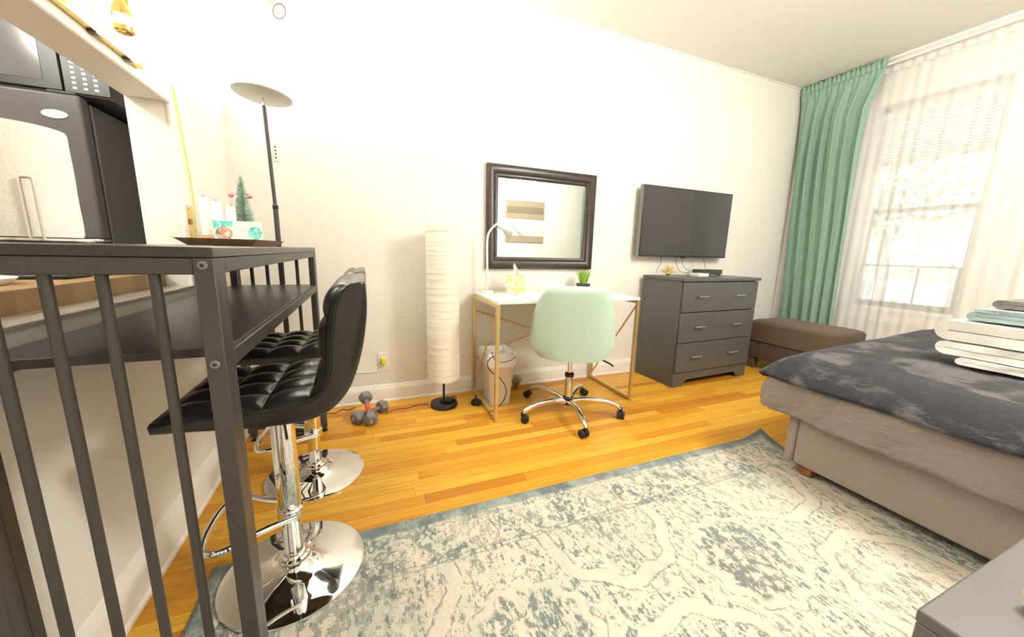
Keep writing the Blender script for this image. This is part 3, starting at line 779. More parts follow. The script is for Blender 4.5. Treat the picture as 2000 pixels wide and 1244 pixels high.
# ------------------------------------------------------------------ dresser
ang = math.radians(2.2)
dr = thing('dresser', 'dark grey three drawer dresser with silver handles under the television', 'dresser', (2.235, 2.052, 0), rz=ang)
DW, DD, DH = .885, .410, .872
def loc(b, name, m_, parent, **k): return b.build(name, m_, parent, local=True, **k)
carc = MB().box(0, .018, 0.014, DD, 0, DH - .022).box(DW - .018, DW, 0.014, DD, 0, DH - .022).box(.018, DW - .018, DD - .01, DD, .05, DH - .022).box(.018, DW - .018, .02, DD - .01, .10, .118)
carc.box(.018, DW - .018, .018, DD - .01, DH - .04, DH - .022)
carc_o = loc(carc, 'carcass', M_dresser, dr, bev=.0015)
loc(MB().box(-.012, DW + .018, -.016, DD + .004, DH - .022, DH + .004), 'top_board', M_dresser, dr, bev=.004)
pl_ = [(0, 0), (.0, .118), (DW, .118), (DW, 0), (DW - .11, 0), (DW - .13, .035), (DW - .155, .052), (.155, .052), (.13, .035), (.11, 0)]
loc(MB().prism(pl_, 'y', .002, .016), 'plinth', M_dresser, dr, bev=.0015)
zs = [(.610, DH - .030), (.366, .604), (.122, .360)]
for k, (z0, z1) in enumerate(zs):
    d_ = loc(MB().box(.004, DW - .004, -.010, .010, z0, z1).box(.03, DW - .03, .010, .33, z0 + .03, z1 - .03), 'drawer', M_dresser, dr, bev=.004)
    for hx in (.20, .635):
        zc = (z0 + z1) / 2 + .008
        h = MB(); h.cyl((hx - .055, -.034, zc), (hx + .055, -.034, zc), .0042, n=10)
        for sx in (-.04, .04): h.cyl((hx + sx, -.034, zc), (hx + sx, -.010, zc), .0035, n=8)
        loc(h, 'handle', M_steel, d_)
def dpt(x, y): # dresser-local to world
    return (2.235 + x * math.cos(ang) - y * math.sin(ang), 2.052 + x * math.sin(ang) + y * math.cos(ang))
DTOP = DH + .004
# urchin ornament
ux, uy = dpt(.11, .26)
ur = thing('gold_urchin_ornament', 'spiky gold burst ornament on the left of the dresser top', 'ornament', (ux, uy, DTOP))
MB().ball((ux, uy, DTOP + .022), .020, 8).build('core', M_gold, ur)
sp = MB()
for k in range(90):
    th = random.uniform(0, 2 * PI); ph = math.acos(random.uniform(-.02, 1)); L_ = random.uniform(.065, .088)
    d_ = Vector((math.sin(ph) * math.cos(th), math.sin(ph) * math.sin(th), math.cos(ph)))
    p = Vector((ux, uy, DTOP + .022)); sp.cyl(p, p + d_ * L_, .0017, .0010, n=5)
o = sp.build('spikes', mat('spike_gold', (.80, .62, .22), .35, metal=.4), ur); o['kind'] = 'stuff'
# set top boxes
bx, by = dpt(.36, .20)
wb = MB().box(bx - .01, bx + .10, by - .05, by + .05, DTOP, DTOP + .026).build('streaming_box', M_white, bev=.003)
tag(wb, 'small white box on the dresser left of the black recorder', 'electronics')
bb = thing('cable_modem', 'low black box behind and right of the white box on the dresser', 'electronics', (bx + .2, by + .03, DTOP))
MB().box(bx + .105, bx + .21, by - .03, by + .06, DTOP + .001, DTOP + .022).build('casing', M_black, bb, bev=.003)
MB().box(bx + .13, bx + .19, by - .034, by - .030, DTOP + .006, DTOP + .014).build('port_strip', M_steel, bb)
rc = thing('disc_recorder', 'dark grey disc recorder with small feet on the dresser under the television', 'electronics', (bx + .3, by + .1, DTOP))
MB().box(bx + .15, bx + .40, by + .065, by + .17, DTOP + .010, DTOP + .052).build('casing', mat('dark_grey_case', (.05, .045, .042), .35), rc, bev=.003)
for sx in (.17, .38):
    for sy in (.08, .155): MB().cyl((bx + sx, by + sy, DTOP + .0005), (bx + sx, by + sy, DTOP + .011), .008).build('foot', M_black, rc)
def cable(name, label, pts, r=.002, m_=M_black, n=6):
    o = MB().tube(smooth_path(pts, n), r, 6).build(name, m_); return tag(o, label, 'cable')
cable('television_cable', 'black cable dropping from the television behind the gold ornament', [(2.39, 2.47, 1.05), (2.40, 2.475, .98), (2.385, 2.49, .92), (2.38, 2.495, .885)])
cable('television_cable', 'black cable looping from the television to the white box', [(2.56, 2.46, 1.04), (2.555, 2.45, .97), (2.56, 2.40, DTOP + .03), (2.60, 2.34, DTOP + .024)])
cable('television_cable', 'curved black cable between the television and the low black box', [(2.64, 2.46, 1.04), (2.60, 2.43, .98), (2.62, 2.38, .92), (2.72, 2.33, DTOP + .014)])
cable('television_cable', 'black cable curving from the television to the disc recorder', [(2.86, 2.46, 1.04), (2.885, 2.45, 1.0), (2.88, 2.43, .95), (2.875, 2.41, DTOP + .052)])
cable('television_cable', 'thin tan cable hanging under the television left of the recorder cable', [(2.78, 2.46, 1.04), (2.785, 2.475, .98), (2.78, 2.485, .93), (2.79, 2.49, .89)], .0015, M_gold)

# ------------------------------------------------------------------ ottoman
ot = thing('storage_ottoman', 'long brown upholstered ottoman bench below the window beside the dresser', 'ottoman', (3.7, 2.0, 0))
def rbox(x0, x1, y0, y1, z0, z1, r, puff=0, n=6, name='', m_=None, parent=None, top=.02):
    b = MB(); pts = []
    for (cx_, cy_, a0) in ((x1 - r, y1 - r, 0), (x0 + r, y1 - r, 90), (x0 + r, y0 + r, 180), (x1 - r, y0 + r, 270)):
        for i in range(n + 1):
            a = math.radians(a0 + 90 * i / n); pts.append((cx_ + r * math.cos(a), cy_ + r * math.sin(a)))
    cx_, cy_ = (x0 + x1) / 2, (y0 + y1) / 2; N = len(pts); vs = []; lv = []
    prof = [(0, z0), (0, z1 - top)] + [(top * (1 - math.cos(a)), z1 - top + top * math.sin(a)) for a in (PI / 8, PI / 4, 3 * PI / 8, PI / 2)]
    for ins, z in prof:
        fx = ((x1 - x0) / 2 - ins) / ((x1 - x0) / 2); fy = ((y1 - y0) / 2 - ins) / ((y1 - y0) / 2)
        lv.append([(cx_ + (px - cx_) * fx, cy_ + (py - cy_) * fy, z) for px, py in pts])
    for f in (.7, .4, .15):
        lv.append([(cx_ + (px - cx_) * f, cy_ + (py - cy_) * f, z1 + puff * (1 - f * f)) for px, py in pts])
    vs = [p for l in lv for p in l]; fs = []
    for a in range(len(lv) - 1):
        for i in range(N): fs.append((a * N + i, a * N + (i + 1) % N, (a + 1) * N + (i + 1) % N, (a + 1) * N + i))
    fs.append(tuple(range(N - 1, -1, -1))); fs.append(tuple((len(lv) - 1) * N + i for i in range(N)))
    b.raw(vs, fs); return b.build(name, m_, parent, angle=50)
rbox(3.40, 3.88, 1.60, 2.31, .275, .465, .07, .012, name='cushion', m_=M_ott, parent=ot, top=.035)
rbox(3.41, 3.87, 1.62, 2.30, .115, .273, .04, 0, name='base', m_=mat('brown_weave_dark', (.085, .058, .042), .9, bump=.5, bscale=350), parent=ot, top=.004)
for lx in (3.42, 3.80):
    for ly in (1.65, 2.22): MB().box(lx, lx + .065, ly, ly + .065, .0008, .115).build('leg', M_ott, ot, bev=.004)

# ------------------------------------------------------------------ bed
be = thing('bed', 'low upholstered bed with a taupe woven base and short wooden legs', 'bed', (2.9, .25, 0))
BX0, BX1, BY0, BY1 = 1.92, 3.93, -.62, 1.03
MB().box(BX0, BX0 + .05, BY0 + .03, BY1 - .045, .052, .298).build('foot_panel', M_bedfab, be, bev=.008)
MB().box(BX0 - .002, BX0 + .06, BY1 - .044, BY1, .050, .298).build('corner_post', M_bedfab, be, bev=.010)
MB().box(BX0 + .06, BX1 - .03, BY1 - .05, BY1 - .002, .052, .298).build('side_panel', M_bedfab, be, bev=.008)
MB().box(BX0 + .06, BX1 - .03, BY0, BY0 + .05, .052, .298).build('side_panel', M_bedfab, be, bev=.008)
MB().box(BX0 + .03, BX1 - .03, BY0 + .05, BY1 - .05, .20, .28).build('slat_deck', M_bark, be)
for lx in (BX0 + .012, BX1 - .15):
    for ly in (BY0 + .08, BY1 - .125): MB().box(lx, lx + .06, ly, ly + .06, .0135 if lx < 2.2 else .001, .052).build('leg', M_wood, be, bev=.002)
rbox(BX0 + .03, BX1 - .04, BY0 + .03, BY1 + .02, .285, .50, .08, .005, name='mattress', m_=M_mattress, parent=be, top=.04)
MB().box(BX1 - .02, BX1 + .03, BY0, .90, .05, .62).build('headboard', M_bedfab, be, bev=.01)
def cover(name, m_, x0, y1, ztop, r, dropx, dropy, wr, label, cat, seed, solid, slack=0, nu=150, nv=150, crn=.30, fold_amp=.003):
    """cloth over the mattress: falls off the foot (-X) and the far side (+Y)"""
    LX = BX1 - .05 - x0; LY = y1 - (BY0)
    def fold(d, rr):
        if d <= 0: return 0, 0
        q = PI * rr / 2
        if d < q: return rr * math.sin(d / rr), rr * (1 - math.cos(d / rr))
        return rr + (d - q) * .06, rr + (d - q)
    def fn(u, v):
        p = lerp(-dropx, LX, u ** 1.0); q = lerp(-dropy, LY, v)
        if p < 0 and q < 0:
            dd = math.hypot(p / dropx, q / dropy)
            if dd > 1: k2 = 1 / dd; p *= k2; q *= k2
            dd = max(abs(p / dropx), abs(q / dropy)) * .0
        hx, gx = fold(-p, r); hy, gy = fold(-q, r)
        x = x0 + max(p, 0) - hx; y = y1 - max(q, 0) + hy
        z = ztop - gx - gy * lerp(1, crn, min(1, gx / .1))
        z += .055 * min(1, max(0, p) / 1.2) + .0
        k_ = wr * (vnoise(x * 5 + seed, y * 5) + .6 * vnoise(x * 11, y * 9 + seed))
        hang = min(1, gx / .10)
        x -= hang * wr * 1.4 * (vnoise(y * 7 + seed, z * 3) + .7 * vnoise(y * 17, z * 6 + seed)) + hang * slack
        rid = 1 - 2 * abs(vnoise(y * 6.3 + seed + 2.5 * z, z * 5 + seed * 2)) ** .6
        x += hang * rid * fold_amp; x -= fold_amp * .8 * math.sin(PI * min(1, gx / max(.01, dropx - .03)))
        z -= hang * fold_amp * 1.5 * vnoise(y * 3.1 + seed, 2)
        z += k_ * (1 - hang * .5)
        if gx > 0: z += hang * .012 * vnoise(y * 4 + seed, 1)
        return (x, y, z)
    o = MB().grid(fn, nu, nv).build(name, m_, angle=180, solid=solid)
    return tag(o, label, cat)
cover('comforter', M_comf, 1.955, 1.02, .535, .095, .285, .28, .022, 'taupe grey comforter hanging over the foot of the bed under the charcoal blanket', 'comforter', 3.3, .018, slack=.008, nu=170, nv=260, crn=.12, fold_amp=.013)
cover('plush_blanket', M_plush, 1.99, 1.02, .575, .16, .195, .25, .012, 'charcoal grey plush blanket spread over the top of the bed', 'blanket', 8.1, .010, slack=.020)

# towels: serpentine folded cloth, profile in (Y,Z), extruded along X
def towel(name, label, x0, x1, y0, y1, zb, th, layers, m_, sq=1.0, jit=.0, rz=0):
    b = MB(); prof = []
    n = 10
    for L_ in range(layers):
        zc = zb + th * (L_ + .5); row_ = []
        xs = [lerp(y0, y1, i / 14) for i in range(15)]
        if L_ % 2: xs = xs[::-1]
        for y_ in xs: row_.append((y_, zc))
        prof += row_
        if L_ < layers - 1:
            e = y1 if L_ % 2 == 0 else y0; s_ = 1 if L_ % 2 == 0 else -1
            for i in range(1, 8):
                a = -PI / 2 + PI * i / 8; prof.append((e + s_ * math.cos(a) * th * .62, zc + th / 2 + math.sin(a) * th / 2))
    N = len(prof); out = []
    # offset both sides
    nr = []
    for i in range(N):
        a = prof[max(0, i - 1)]; c = prof[min(N - 1, i + 1)]; dx, dz = c[0] - a[0], c[1] - a[1]; l = math.hypot(dx, dz) or 1
        nr.append((-dz / l, dx / l))
    h = th * .46
    loop = []
    for s_ in (1, -1):
        seq = range(N) if s_ == 1 else range(N - 1, -1, -1)
        for i in seq:
            e_ = 1 - .0 * i
            hh = h * (.55 if i in (0, N - 1) else 1)
            loop.append((prof[i][0] + s_ * nr[i][0] * hh, prof[i][1] + s_ * nr[i][1] * hh))
    M_ = len(loop); nx_ = 16; vs = []
    cz = zb + th * layers / 2
    for k in range(nx_):
        t_ = k / (nx_ - 1); x = lerp(x0, x1, t_); ed = min(1, min(t_, 1 - t_) / .06)
        for (y_, z_) in loop:
            jj = jit * vnoise(x * 14 + zb * 9, y_ * 16 + z_ * 40)
            jz = jit * 1.0 * vnoise(x * 11 + 5, y_ * 12 + zb)
            vs.append((x + jj * (1 if k in (0, nx_ - 1) else .2), y_ + jj * .7, z_ + jz * (z_ - zb) / (th * layers)))
    fs = []
    for k in range(nx_ - 1):
        for i in range(M_): fs.append((k * M_ + i, k * M_ + (i + 1) % M_, (k + 1) * M_ + (i + 1) % M_, (k + 1) * M_ + i))
    for k in (0, nx_ - 1):
        for i in range(N - 1): fs.append((k * M_ + i, k * M_ + i + 1, k * M_ + 2 * N - 2 - i, k * M_ + 2 * N - 1 - i))
    b.raw(vs, fs); o = b.build(name, m_, angle=70)
    return tag(o, label, 'towel')
towel('bath_towel', 'flattest white towel at the very bottom of the towel stack on the bed', 2.36, 2.86, .18, .66, .609, .016, 2, M_towel_w, jit=.008)
towel('bath_towel', 'white folded towel in the towel stack, directly below the thick white one', 2.37, 2.86, .16, .715, .643, .030, 2, M_towel_w, jit=.012)
towel('bath_towel', 'thick white folded towel right under the pale teal towel', 2.37, 2.86, .15, .715, .706, .045, 2, M_towel_w, jit=.016)
towel('hand_towel', 'pale teal folded towel between the white towels and the grey one', 2.40, 2.80, .20, .672, .802, .0175, 3, M_towel_t, jit=.010)
towel('hand_towel', 'small dark grey folded towel topmost of the towel stack', 2.46, 2.78, .25, .625, .858, .0175, 2, M_towel_g, jit=.008)

# ------------------------------------------------------------------ grey cabinet at the lower right
gc = thing('grey_nightstand', 'grey painted cabinet corner at the lower right of the photo near the bed foot', 'cabinet', (.95, .05, 0))
MB().box(.716, 1.23, -.31, .180, .02, .5295).build('body', mat('grey_cabinet_paint', (.125, .115, .105), .4), gc, bev=.004)
MB().box(.715, 1.231, -.311, .181, .53, .55).build('top_board', mat('grey_cabinet_paint', (.125, .115, .105), .4), gc, bev=.003)
MB().box(.74, 1.2, -.29, .16, .0072, .02).build('plinth', M_black, gc)
kb = MB().lathe([(.0001, 0), (.008, 0), (.009, .004), (.006, .008), (.010, .014), (.013, .020), (.011, .026), (.0001, .029)], (.872, .118, .5505), 24).build('gold_knob_ornament', mat('ornament_gold', (.85, .55, .12), .35, metal=.2))
tag(kb, 'small round gold ornament on the grey cabinet at the right edge', 'ornament')

# ------------------------------------------------------------------ desk
dk = thing('desk', 'white topped desk on gold square tube legs with cross braces', 'desk', (1.23, 2.22, 0))
X0, X1, Y0, Y1, DZ = .700, 1.750, 1.955, 2.475, .752
MB().box(X0 + .004, X1 - .004, Y0 - .002, Y1 + .002, DZ - .018, DZ).build('desk_top', M_whitelam, dk, bev=.0015)
tw = .022
for sx in (X0, X1 - tw):
    for sy in (Y0, Y1 - tw): MB().box(sx, sx + tw, sy, sy + tw, .0008, DZ - .0185).build('leg', M_gold, dk, bev=.0015)
    MB().box(sx, sx + tw, Y0 + tw, Y1 - tw, .006, .006 + tw).build('floor_bar', M_gold, dk, bev=.0015)
    MB().box(sx, sx + tw, Y0 + tw, Y1 - tw, DZ - .0185 - tw, DZ - .0185).build('top_bar', M_gold, dk, bev=.0015)
    MB().cyl((sx + tw / 2, Y0 + .02, DZ - .05), (sx + tw / 2, Y1 - .02, .05), .0055, n=8).build('side_brace', M_gold, dk)
MB().cyl((X0 + .02, Y1 - .011, .62), (X1 - .02, Y1 - .011, .27), .0055, n=8).build('back_brace', M_gold, dk)
MB().cyl((X0 + .02, Y1 - .019, .27), (X1 - .02, Y1 - .019, .62), .0055, n=8).build('back_brace', M_gold, dk)
MB().box(X0 + .03, X1 - .03, Y1 - .05, Y1 - .03, DZ - .045, DZ - .0185).build('rear_rail', M_gold, dk)

# desk lamp
dl = thing('desk_lamp', 'white gooseneck lamp clipped at the left of the desk in front of the mirror', 'lamp', (.785, 2.40, DZ))
MB().lathe([(.0001, 0), (.045, 0), (.045, .008), (.040, .014), (.008, .018), (.0001, .018)], (.785, 2.40, DZ + .0004), 28).build('base', M_white, dl)
MB().tube(smooth_path([(.785, 2.40, DZ + .016), (.782, 2.40, .95), (.78, 2.395, 1.12), (.80, 2.39, 1.18), (.845, 2.385, 1.222), (.90, 2.38, 1.232), (.95, 2.375, 1.215), (.99, 2.37, 1.192)], 8), .0075, 10).build('gooseneck', M_white, dl)
a = Vector((.985, 2.371, 1.196)); b_ = Vector((1.035, 2.360, 1.165))
MB().cyl(a, b_, .012, .033, n=24, caps=False).cyl(a + (b_ - a) * .02, a, .012, .010, n=24).build('lamp_shade', M_white, dl, solid=.0015)
MB().ball(tuple(a + (b_ - a) * .7), .013, 8).build('bulb', M_wax, dl)
# tissue box
tb = thing('tissue_box', 'yellow patterned tissue box on the desk beside the white lamp', 'tissue box', (.95, 2.36, DZ))
tm = Matrix.Translation((.965, 2.33, DZ + .0005)) @ Matrix.Rotation(-.35, 4, 'Z')
MB().box(-.06, .06, -.055, .055, 0, .125, tm).build('carton', M_tissue, tb, bev=.002)
def tis(u, v):
    w_ = lerp(.036, .008, v ** .7); a = (u - .5) * 2
    p = tm @ Vector((a * w_ + .01 * math.sin(4 * v), .012 * math.sin(a * 4 + 2 * v) * (1 - v * .5), .124 + v * .085 * (1 - .25 * a * a)))
    return tuple(p)
MB().grid(tis, 14, 10).build('tissue', M_paper, tb, angle=180, solid=.001)
# desk plant
pt = thing('potted_grass', 'small fake grass plant in a dark square pot at the right of the desk', 'plant', (1.55, 2.38, DZ))
pm = Matrix.Translation((1.55, 2.37, DZ + .0005))
pr = MB(); pr.raw([(1.55 + sx * w_, 2.37 + sy * w_, DZ + .0005 + z) for z, w_ in ((0, .030), (.062, .040)) for sx, sy in ((-1, -1), (1, -1), (1, 1), (-1, 1))], [(3, 2, 1, 0), (4, 5, 6, 7), (0, 1, 5, 4), (1, 2, 6, 5), (2, 3, 7, 6), (3, 0, 4, 7)])
pr.build('pot', M_pot, pt, bev=.002)
gb = MB()
for k in range(260):
    th = random.uniform(0, 2 * PI); r0 = random.uniform(0, .028); lean = random.uniform(.005, .062); h_ = random.uniform(.07, .115)
    p0 = Vector((1.55 + r0 * math.cos(th), 2.37 + r0 * math.sin(th), DZ + .06)); d_ = Vector((math.cos(th), math.sin(th), 0)); s_ = Vector((-math.sin(th), math.cos(th), 0)) * .0022
    p1 = p0 + d_ * lean * .4 + Vector((0, 0, h_ * .6)); p2 = p0 + d_ * lean + Vector((0, 0, h_))
    gb.raw([p0 - s_, p0 + s_, p1 + s_, p1 - s_, p2], [(0, 1, 2, 3), (3, 2, 4)])
o = gb.build('grass_blades', M_leaf, pt); o['kind'] = 'stuff'

# ------------------------------------------------------------------ office chair
ch = thing('office_chair', 'mint green upholstered swivel chair with chrome five star base at the desk', 'chair', (1.20, 1.93, 0), rz=math.radians(-26))
C0 = (0, 0)
for k in range(5):
    a = math.radians(185 + 26 + 72 * k); ca, sa = math.cos(a), math.sin(a)
    pts = [(.02 * ca, .02 * sa, .085), (.12 * ca, .12 * sa, .105), (.24 * ca, .24 * sa, .100), (.312 * ca, .312 * sa, .080), (.335 * ca, .335 * sa, .060)]
    q = smooth_path(pts, 5); loc(MB().tube(q, [lerp(.020, .013, i / (len(q) - 1)) for i in range(len(q))], 12), 'base_arm', M_chrome, ch)
    cx_, cy_ = .34 * ca, .34 * sa; b = MB(); t_ = a + 1.0 + k; wx, wy = math.cos(t_), math.sin(t_)
    off = Vector((-wy, wx, 0)) * .016
    cc = Vector((cx_ + off.x, cy_ + off.y, .0255)); ax_ = Vector((wx, wy, 0))
    cs = loc(MB().cyl(cc - ax_ * .024, cc - ax_ * .005, .025, n=20).cyl(cc + ax_ * .005, cc + ax_ * .024, .025, n=20), 'caster', M_black, ch, bev=.003)
    loc(MB().cyl(cc - ax_ * .012, cc + ax_ * .012, .021, n=16).cyl((cx_, cy_, .04), (cx_, cy_, .068), .010, n=12), 'caster_fork', M_black, cs)
loc(MB().lathe([(.030, .062), (.034, .070), (.034, .115), (.028, .122)], (0, 0, 0), 28), 'hub', M_black, ch)
loc(MB().lathe([(.0255, .050), (.0255, .265), (.024, .27)], (0, 0, 0), 28), 'gas_cylinder', mat('chrome_floor_tint', (.80, .68, .45), .12, metal=1), ch)  # chrome, with the warm floor reflection tinted into its colour
loc(MB().lathe([(.030, .255), (.030, .275), (.022, .28)], (0, 0, 0), 24), 'cylinder_collar', M_black, ch)
loc(MB().lathe([(.014, .27), (.014, .40)], (0, 0, 0), 20), 'piston', M_chrome, ch)
loc(MB().box(-.10, .10, -.08, .08, .385, .41), 'seat_mechanism', M_black, ch, bev=.004)
loc(MB().tube(smooth_path([(.05, .0, .395), (.16, -.02, .39), (.24, -.02, .36), (.27, -.02, .34)], 4), .006, 8), 'tilt_lever', M_black, ch)
# tub back: wraps round the rear (-Y)
def tub(r_off, u, v):
    A = math.radians(lerp(-165, -15, u)) if False else math.radians(lerp(180 + 8, 360 - 8, u))
    h = v
    zt = .858 - .17 * abs(math.cos(A)) ** 6.0; zb = .412 + .05 * abs(math.cos(A)) ** 4
    z = lerp(zb, zt, h)
    wdt = lerp(.268, .236, max(0, (h - .25)) ** 1.2) * (1 if h > .12 else .90 + .10 * math.sqrt(h / .12))
    rx = wdt + r_off; ry = .235 + .03 * h + r_off
    e = 2.7
    c_, s_ = math.cos(A), math.sin(A)
    x = math.copysign(abs(c_) ** (2 / e), c_) * rx; y = math.copysign(abs(s_) ** (2 / e), s_) * ry
    z += 0
    return Vector((x, y + .02, z))
def tubshell():
    b = MB(); nu = 56; prof = []
    vsq = []
    rows = [(0, .00), (0, .05), (0, .12), (0, .25), (0, .4), (0, .55), (0, .7), (0, .82), (0, .90), (0.003, .955), (.018, .988), (.032, 1.0), (.046, .985), (.056, .95), (.060, .88), (.062, .7), (.062, .5), (.060, .3), (.060, .1), (.06, 0.0)]
    for i in range(nu + 1):
        for (ins, v) in rows:
            u = i / nu; q = tub(-ins, u, v)
            vsq.append(q)
    n = len(rows); fs = []
    for i in range(nu):
        for j in range(n): fs.append((i * n + j, (i + 1) * n + j, (i + 1) * n + (j + 1) % n, i * n + (j + 1) % n))
    fs.append(tuple(range(n))); fs.append(tuple(nu * n + j for j in range(n - 1, -1, -1)))
    b.raw(vsq, fs); return loc(b, 'backrest', M_mint, ch, angle=60)
tubshell()
def seatp():
    pts = []; n = 48
    lv = [(.80, .400), (.95, .408), (1.0, .425), (1.0, .47), (.97, .50), (.85, .515), (.5, .522), (.1, .524)]
    vs = []
    for f, z in lv:
        for i in range(n):
            A = 2 * PI * i / n; c_, s_ = math.cos(A), math.sin(A); e = 2.8
            vs.append((math.copysign(abs(c_) ** (2 / e), c_) * .232 * f, math.copysign(abs(s_) ** (2 / e), s_) * .225 * f + .03, z))
    fs = [(a * n + i, a * n + (i + 1) % n, (a + 1) * n + (i + 1) % n, (a + 1) * n + i) for a in range(len(lv) - 1) for i in range(n)]
    fs += [tuple(range(n - 1, -1, -1)), tuple((len(lv) - 1) * n + i for i in range(n))]
    loc(MB().raw(vs, fs), 'seat', M_mint, ch, angle=60)
seatp()

# ------------------------------------------------------------------ waste bin
wb = thing('waste_bin', 'beige plastic waste bin with a white liner under the desk', 'bin', (.81, 2.27, 0))
def rrect(w_, d_, z, r=.02, n=4, c=(.82, 2.27)):
    out = []
    for (sx, sy, a0) in ((1, 1, 0), (-1, 1, 90), (-1, -1, 180), (1, -1, 270)):
        for i in range(n + 1):
            a = math.radians(a0 + 90 * i / n); out.append((c[0] + sx * (w_ - r) + r * math.cos(a), c[1] + sy * (d_ - r) + r * math.sin(a), z))
    return out
def loft(levels, cap0=True, cap1=True):
    b = MB(); n = len(levels[0]); vs = [p for l in levels for p in l]
    fs = [(a * n + i, a * n + (i + 1) % n, (a + 1) * n + (i + 1) % n, (a + 1) * n + i) for a in range(len(levels) - 1) for i in range(n)]
    if cap0: fs.append(tuple(range(n - 1, -1, -1)))
    if cap1: fs.append(tuple((len(levels) - 1) * n + i for i in range(n)))
    return b.raw(vs, fs)
loft([rrect(.070, .085, .001), rrect(.072, .087, .02), rrect(.092, .112, .335), rrect(.098, .118, .34), rrect(.098, .118, .355), rrect(.088, .108, .355), rrect(.070, .085, .02)], True, True).build('body', M_bin, wb, angle=50)
lv = []
for z, s_ in ((.285, 1.06), (.31, 1.075), (.34, 1.10), (.362, 1.07), (.375, 1.0), (.36, .9), (.30, .82)):
    l = rrect(.093 * s_, .113 * s_, z, n=9)
    l = [(x + .008 * vnoise(i * .9, z * 40), y + .008 * vnoise(i * .8 + 9, z * 40), zz + .020 * vnoise(i * .7, z * 20 + 3)) for i, (x, y, zz) in enumerate(l)]
    lv.append(l)
loft(lv, False, False).build('liner', M_liner, wb, angle=180)

# natural bristle brush/plant behind the bin
bs = thing('straw_whisk', 'small bundle of brown straw on the floor right of the waste bin', 'brush', (1.03, 2.44, 0))
b = MB()
for k in range(110):
    th = random.uniform(0, 2 * PI); r0 = random.uniform(0, .015); r1 = random.uniform(.01, .055)
    b.cyl((1.03 + r0 * math.cos(th), 2.42 + r0 * math.sin(th), .002), (1.03 + r1 * math.cos(th), 2.42 + r1 * math.sin(th) * .9, random.uniform(.07, .12)), .0012, .0006, n=4)
o = b.build('straw', M_bristle, bs); o['kind'] = 'stuff'

# cables near the desk
cable('desk_cable', 'black power cable looping from the desk over the waste bin to the floor', [(.76, 2.10, .38), (.715, 2.07, .385), (.675, 2.04, .36), (.69, 2.02, .31), (.76, 2.02, .25), (.80, 2.03, .17), (.79, 2.05, .09), (.74, 2.06, .035), (.69, 2.05, .028)], .003)
cable('desk_cable', 'thin black cable looped on the front of the white bin liner', [(.735, 2.13, .40), (.75, 2.13, .35), (.80, 2.13, .325), (.86, 2.13, .33), (.91, 2.14, .35)], .0022)
cable('desk_cable', 'white cable drooping under the desk top toward the bin', [(1.18, 2.44, .60), (1.10, 2.45, .46), (1.02, 2.44, .38), (.96, 2.42, .30), (.95, 2.40, .20)], .003, M_white)
cs = MB().cyl((.645, 2.225, .0235), (.655, 2.245, .0235), .023, n=20).cyl((.668, 2.215, .0235), (.678, 2.235, .0235), .023, n=20).cyl((.645, 2.225, .0235), (.678, 2.235, .0235), .018, n=12).cyl((.662, 2.23, .03), (.662, 2.23, .07), .007, n=10).build('caster', M_black, dk)
MB().bar((.662, 2.23, .066), (.705, 2.25, .03), .008, .014).build('caster_bracket', M_gold, cs)

# ------------------------------------------------------------------ rice paper floor lamp
rl = thing('rice_paper_floor_lamp', 'tall white cylindrical rice paper floor lamp left of the desk', 'lamp', (.455, 2.30, 0))
lc = (.455, 2.30, 0)
MB().lathe([(.0001, .001), (.088, .001), (.091, .004), (.091, .020), (.086, .027), (.0001, .028)], lc, 48).build('base', M_black, rl)
MB().lathe([(.0001, .0285), (.050, .0285), (.052, .031), (.052, .036), (.047, .038), (.0001, .038)], (.480, 2.315, 0), 32).build('base_plate', M_black, rl)
MB().cyl((.455, 2.30, .027), (.455, 2.30, .40), .0075).build('pole', M_black, rl)
prf = []; nz = 96
for i in range(nz + 1):
    z = lerp(.195, 1.19, i / nz); prf.append((.1045 + .0007 * math.sin(i * 2 * PI / 4.2) + .0005 * math.sin(i * .9), z))
MB().lathe(prf[:], lc, 48).build('lamp_shade', M_shade, rl, angle=180)
rb = MB()
for k in range(22):
    z = lerp(.20, 1.185, k / 21) + random.uniform(-.008, .008); tilt = random.uniform(-.010, .010); ph = random.uniform(0, 6)
    rb.tube([(lc[0] + .1058 * math.cos(q / 40 * 2 * PI), lc[1] + .1058 * math.sin(q / 40 * 2 * PI), z + tilt * math.sin(q / 40 * 2 * PI + ph)) for q in range(40)], .0011, 5, closed=True)
rb.build('bamboo_rings', mat('ring_cream', (.80, .755, .65), .8), rl)
cable('lamp_cord', 'black cord coiled on the base of the rice paper lamp', [(.53, 2.34, .045), (.50, 2.28, .042), (.545, 2.31, .035), (.54, 2.38, .03), (.56, 2.42, .004)], .0028)
cable('floor_cord', 'thin black cord on the floor between the paper lamp and the dumbbells', [(.36, 2.345, .003), (.29, 2.36, .003), (.22, 2.33, .003), (.14, 2.33, .003), (.08, 2.29, .003)], .0022)
cable('floor_cord', 'thin black cord along the baseboard left of the dumbbells', [(-.10, 2.455, .003), (-.14, 2.42, .003), (-.18, 2.44, .003), (-.22, 2.40, .003), (-.30, 2.42, .003), (-.36, 2.40, .003)], .0022)

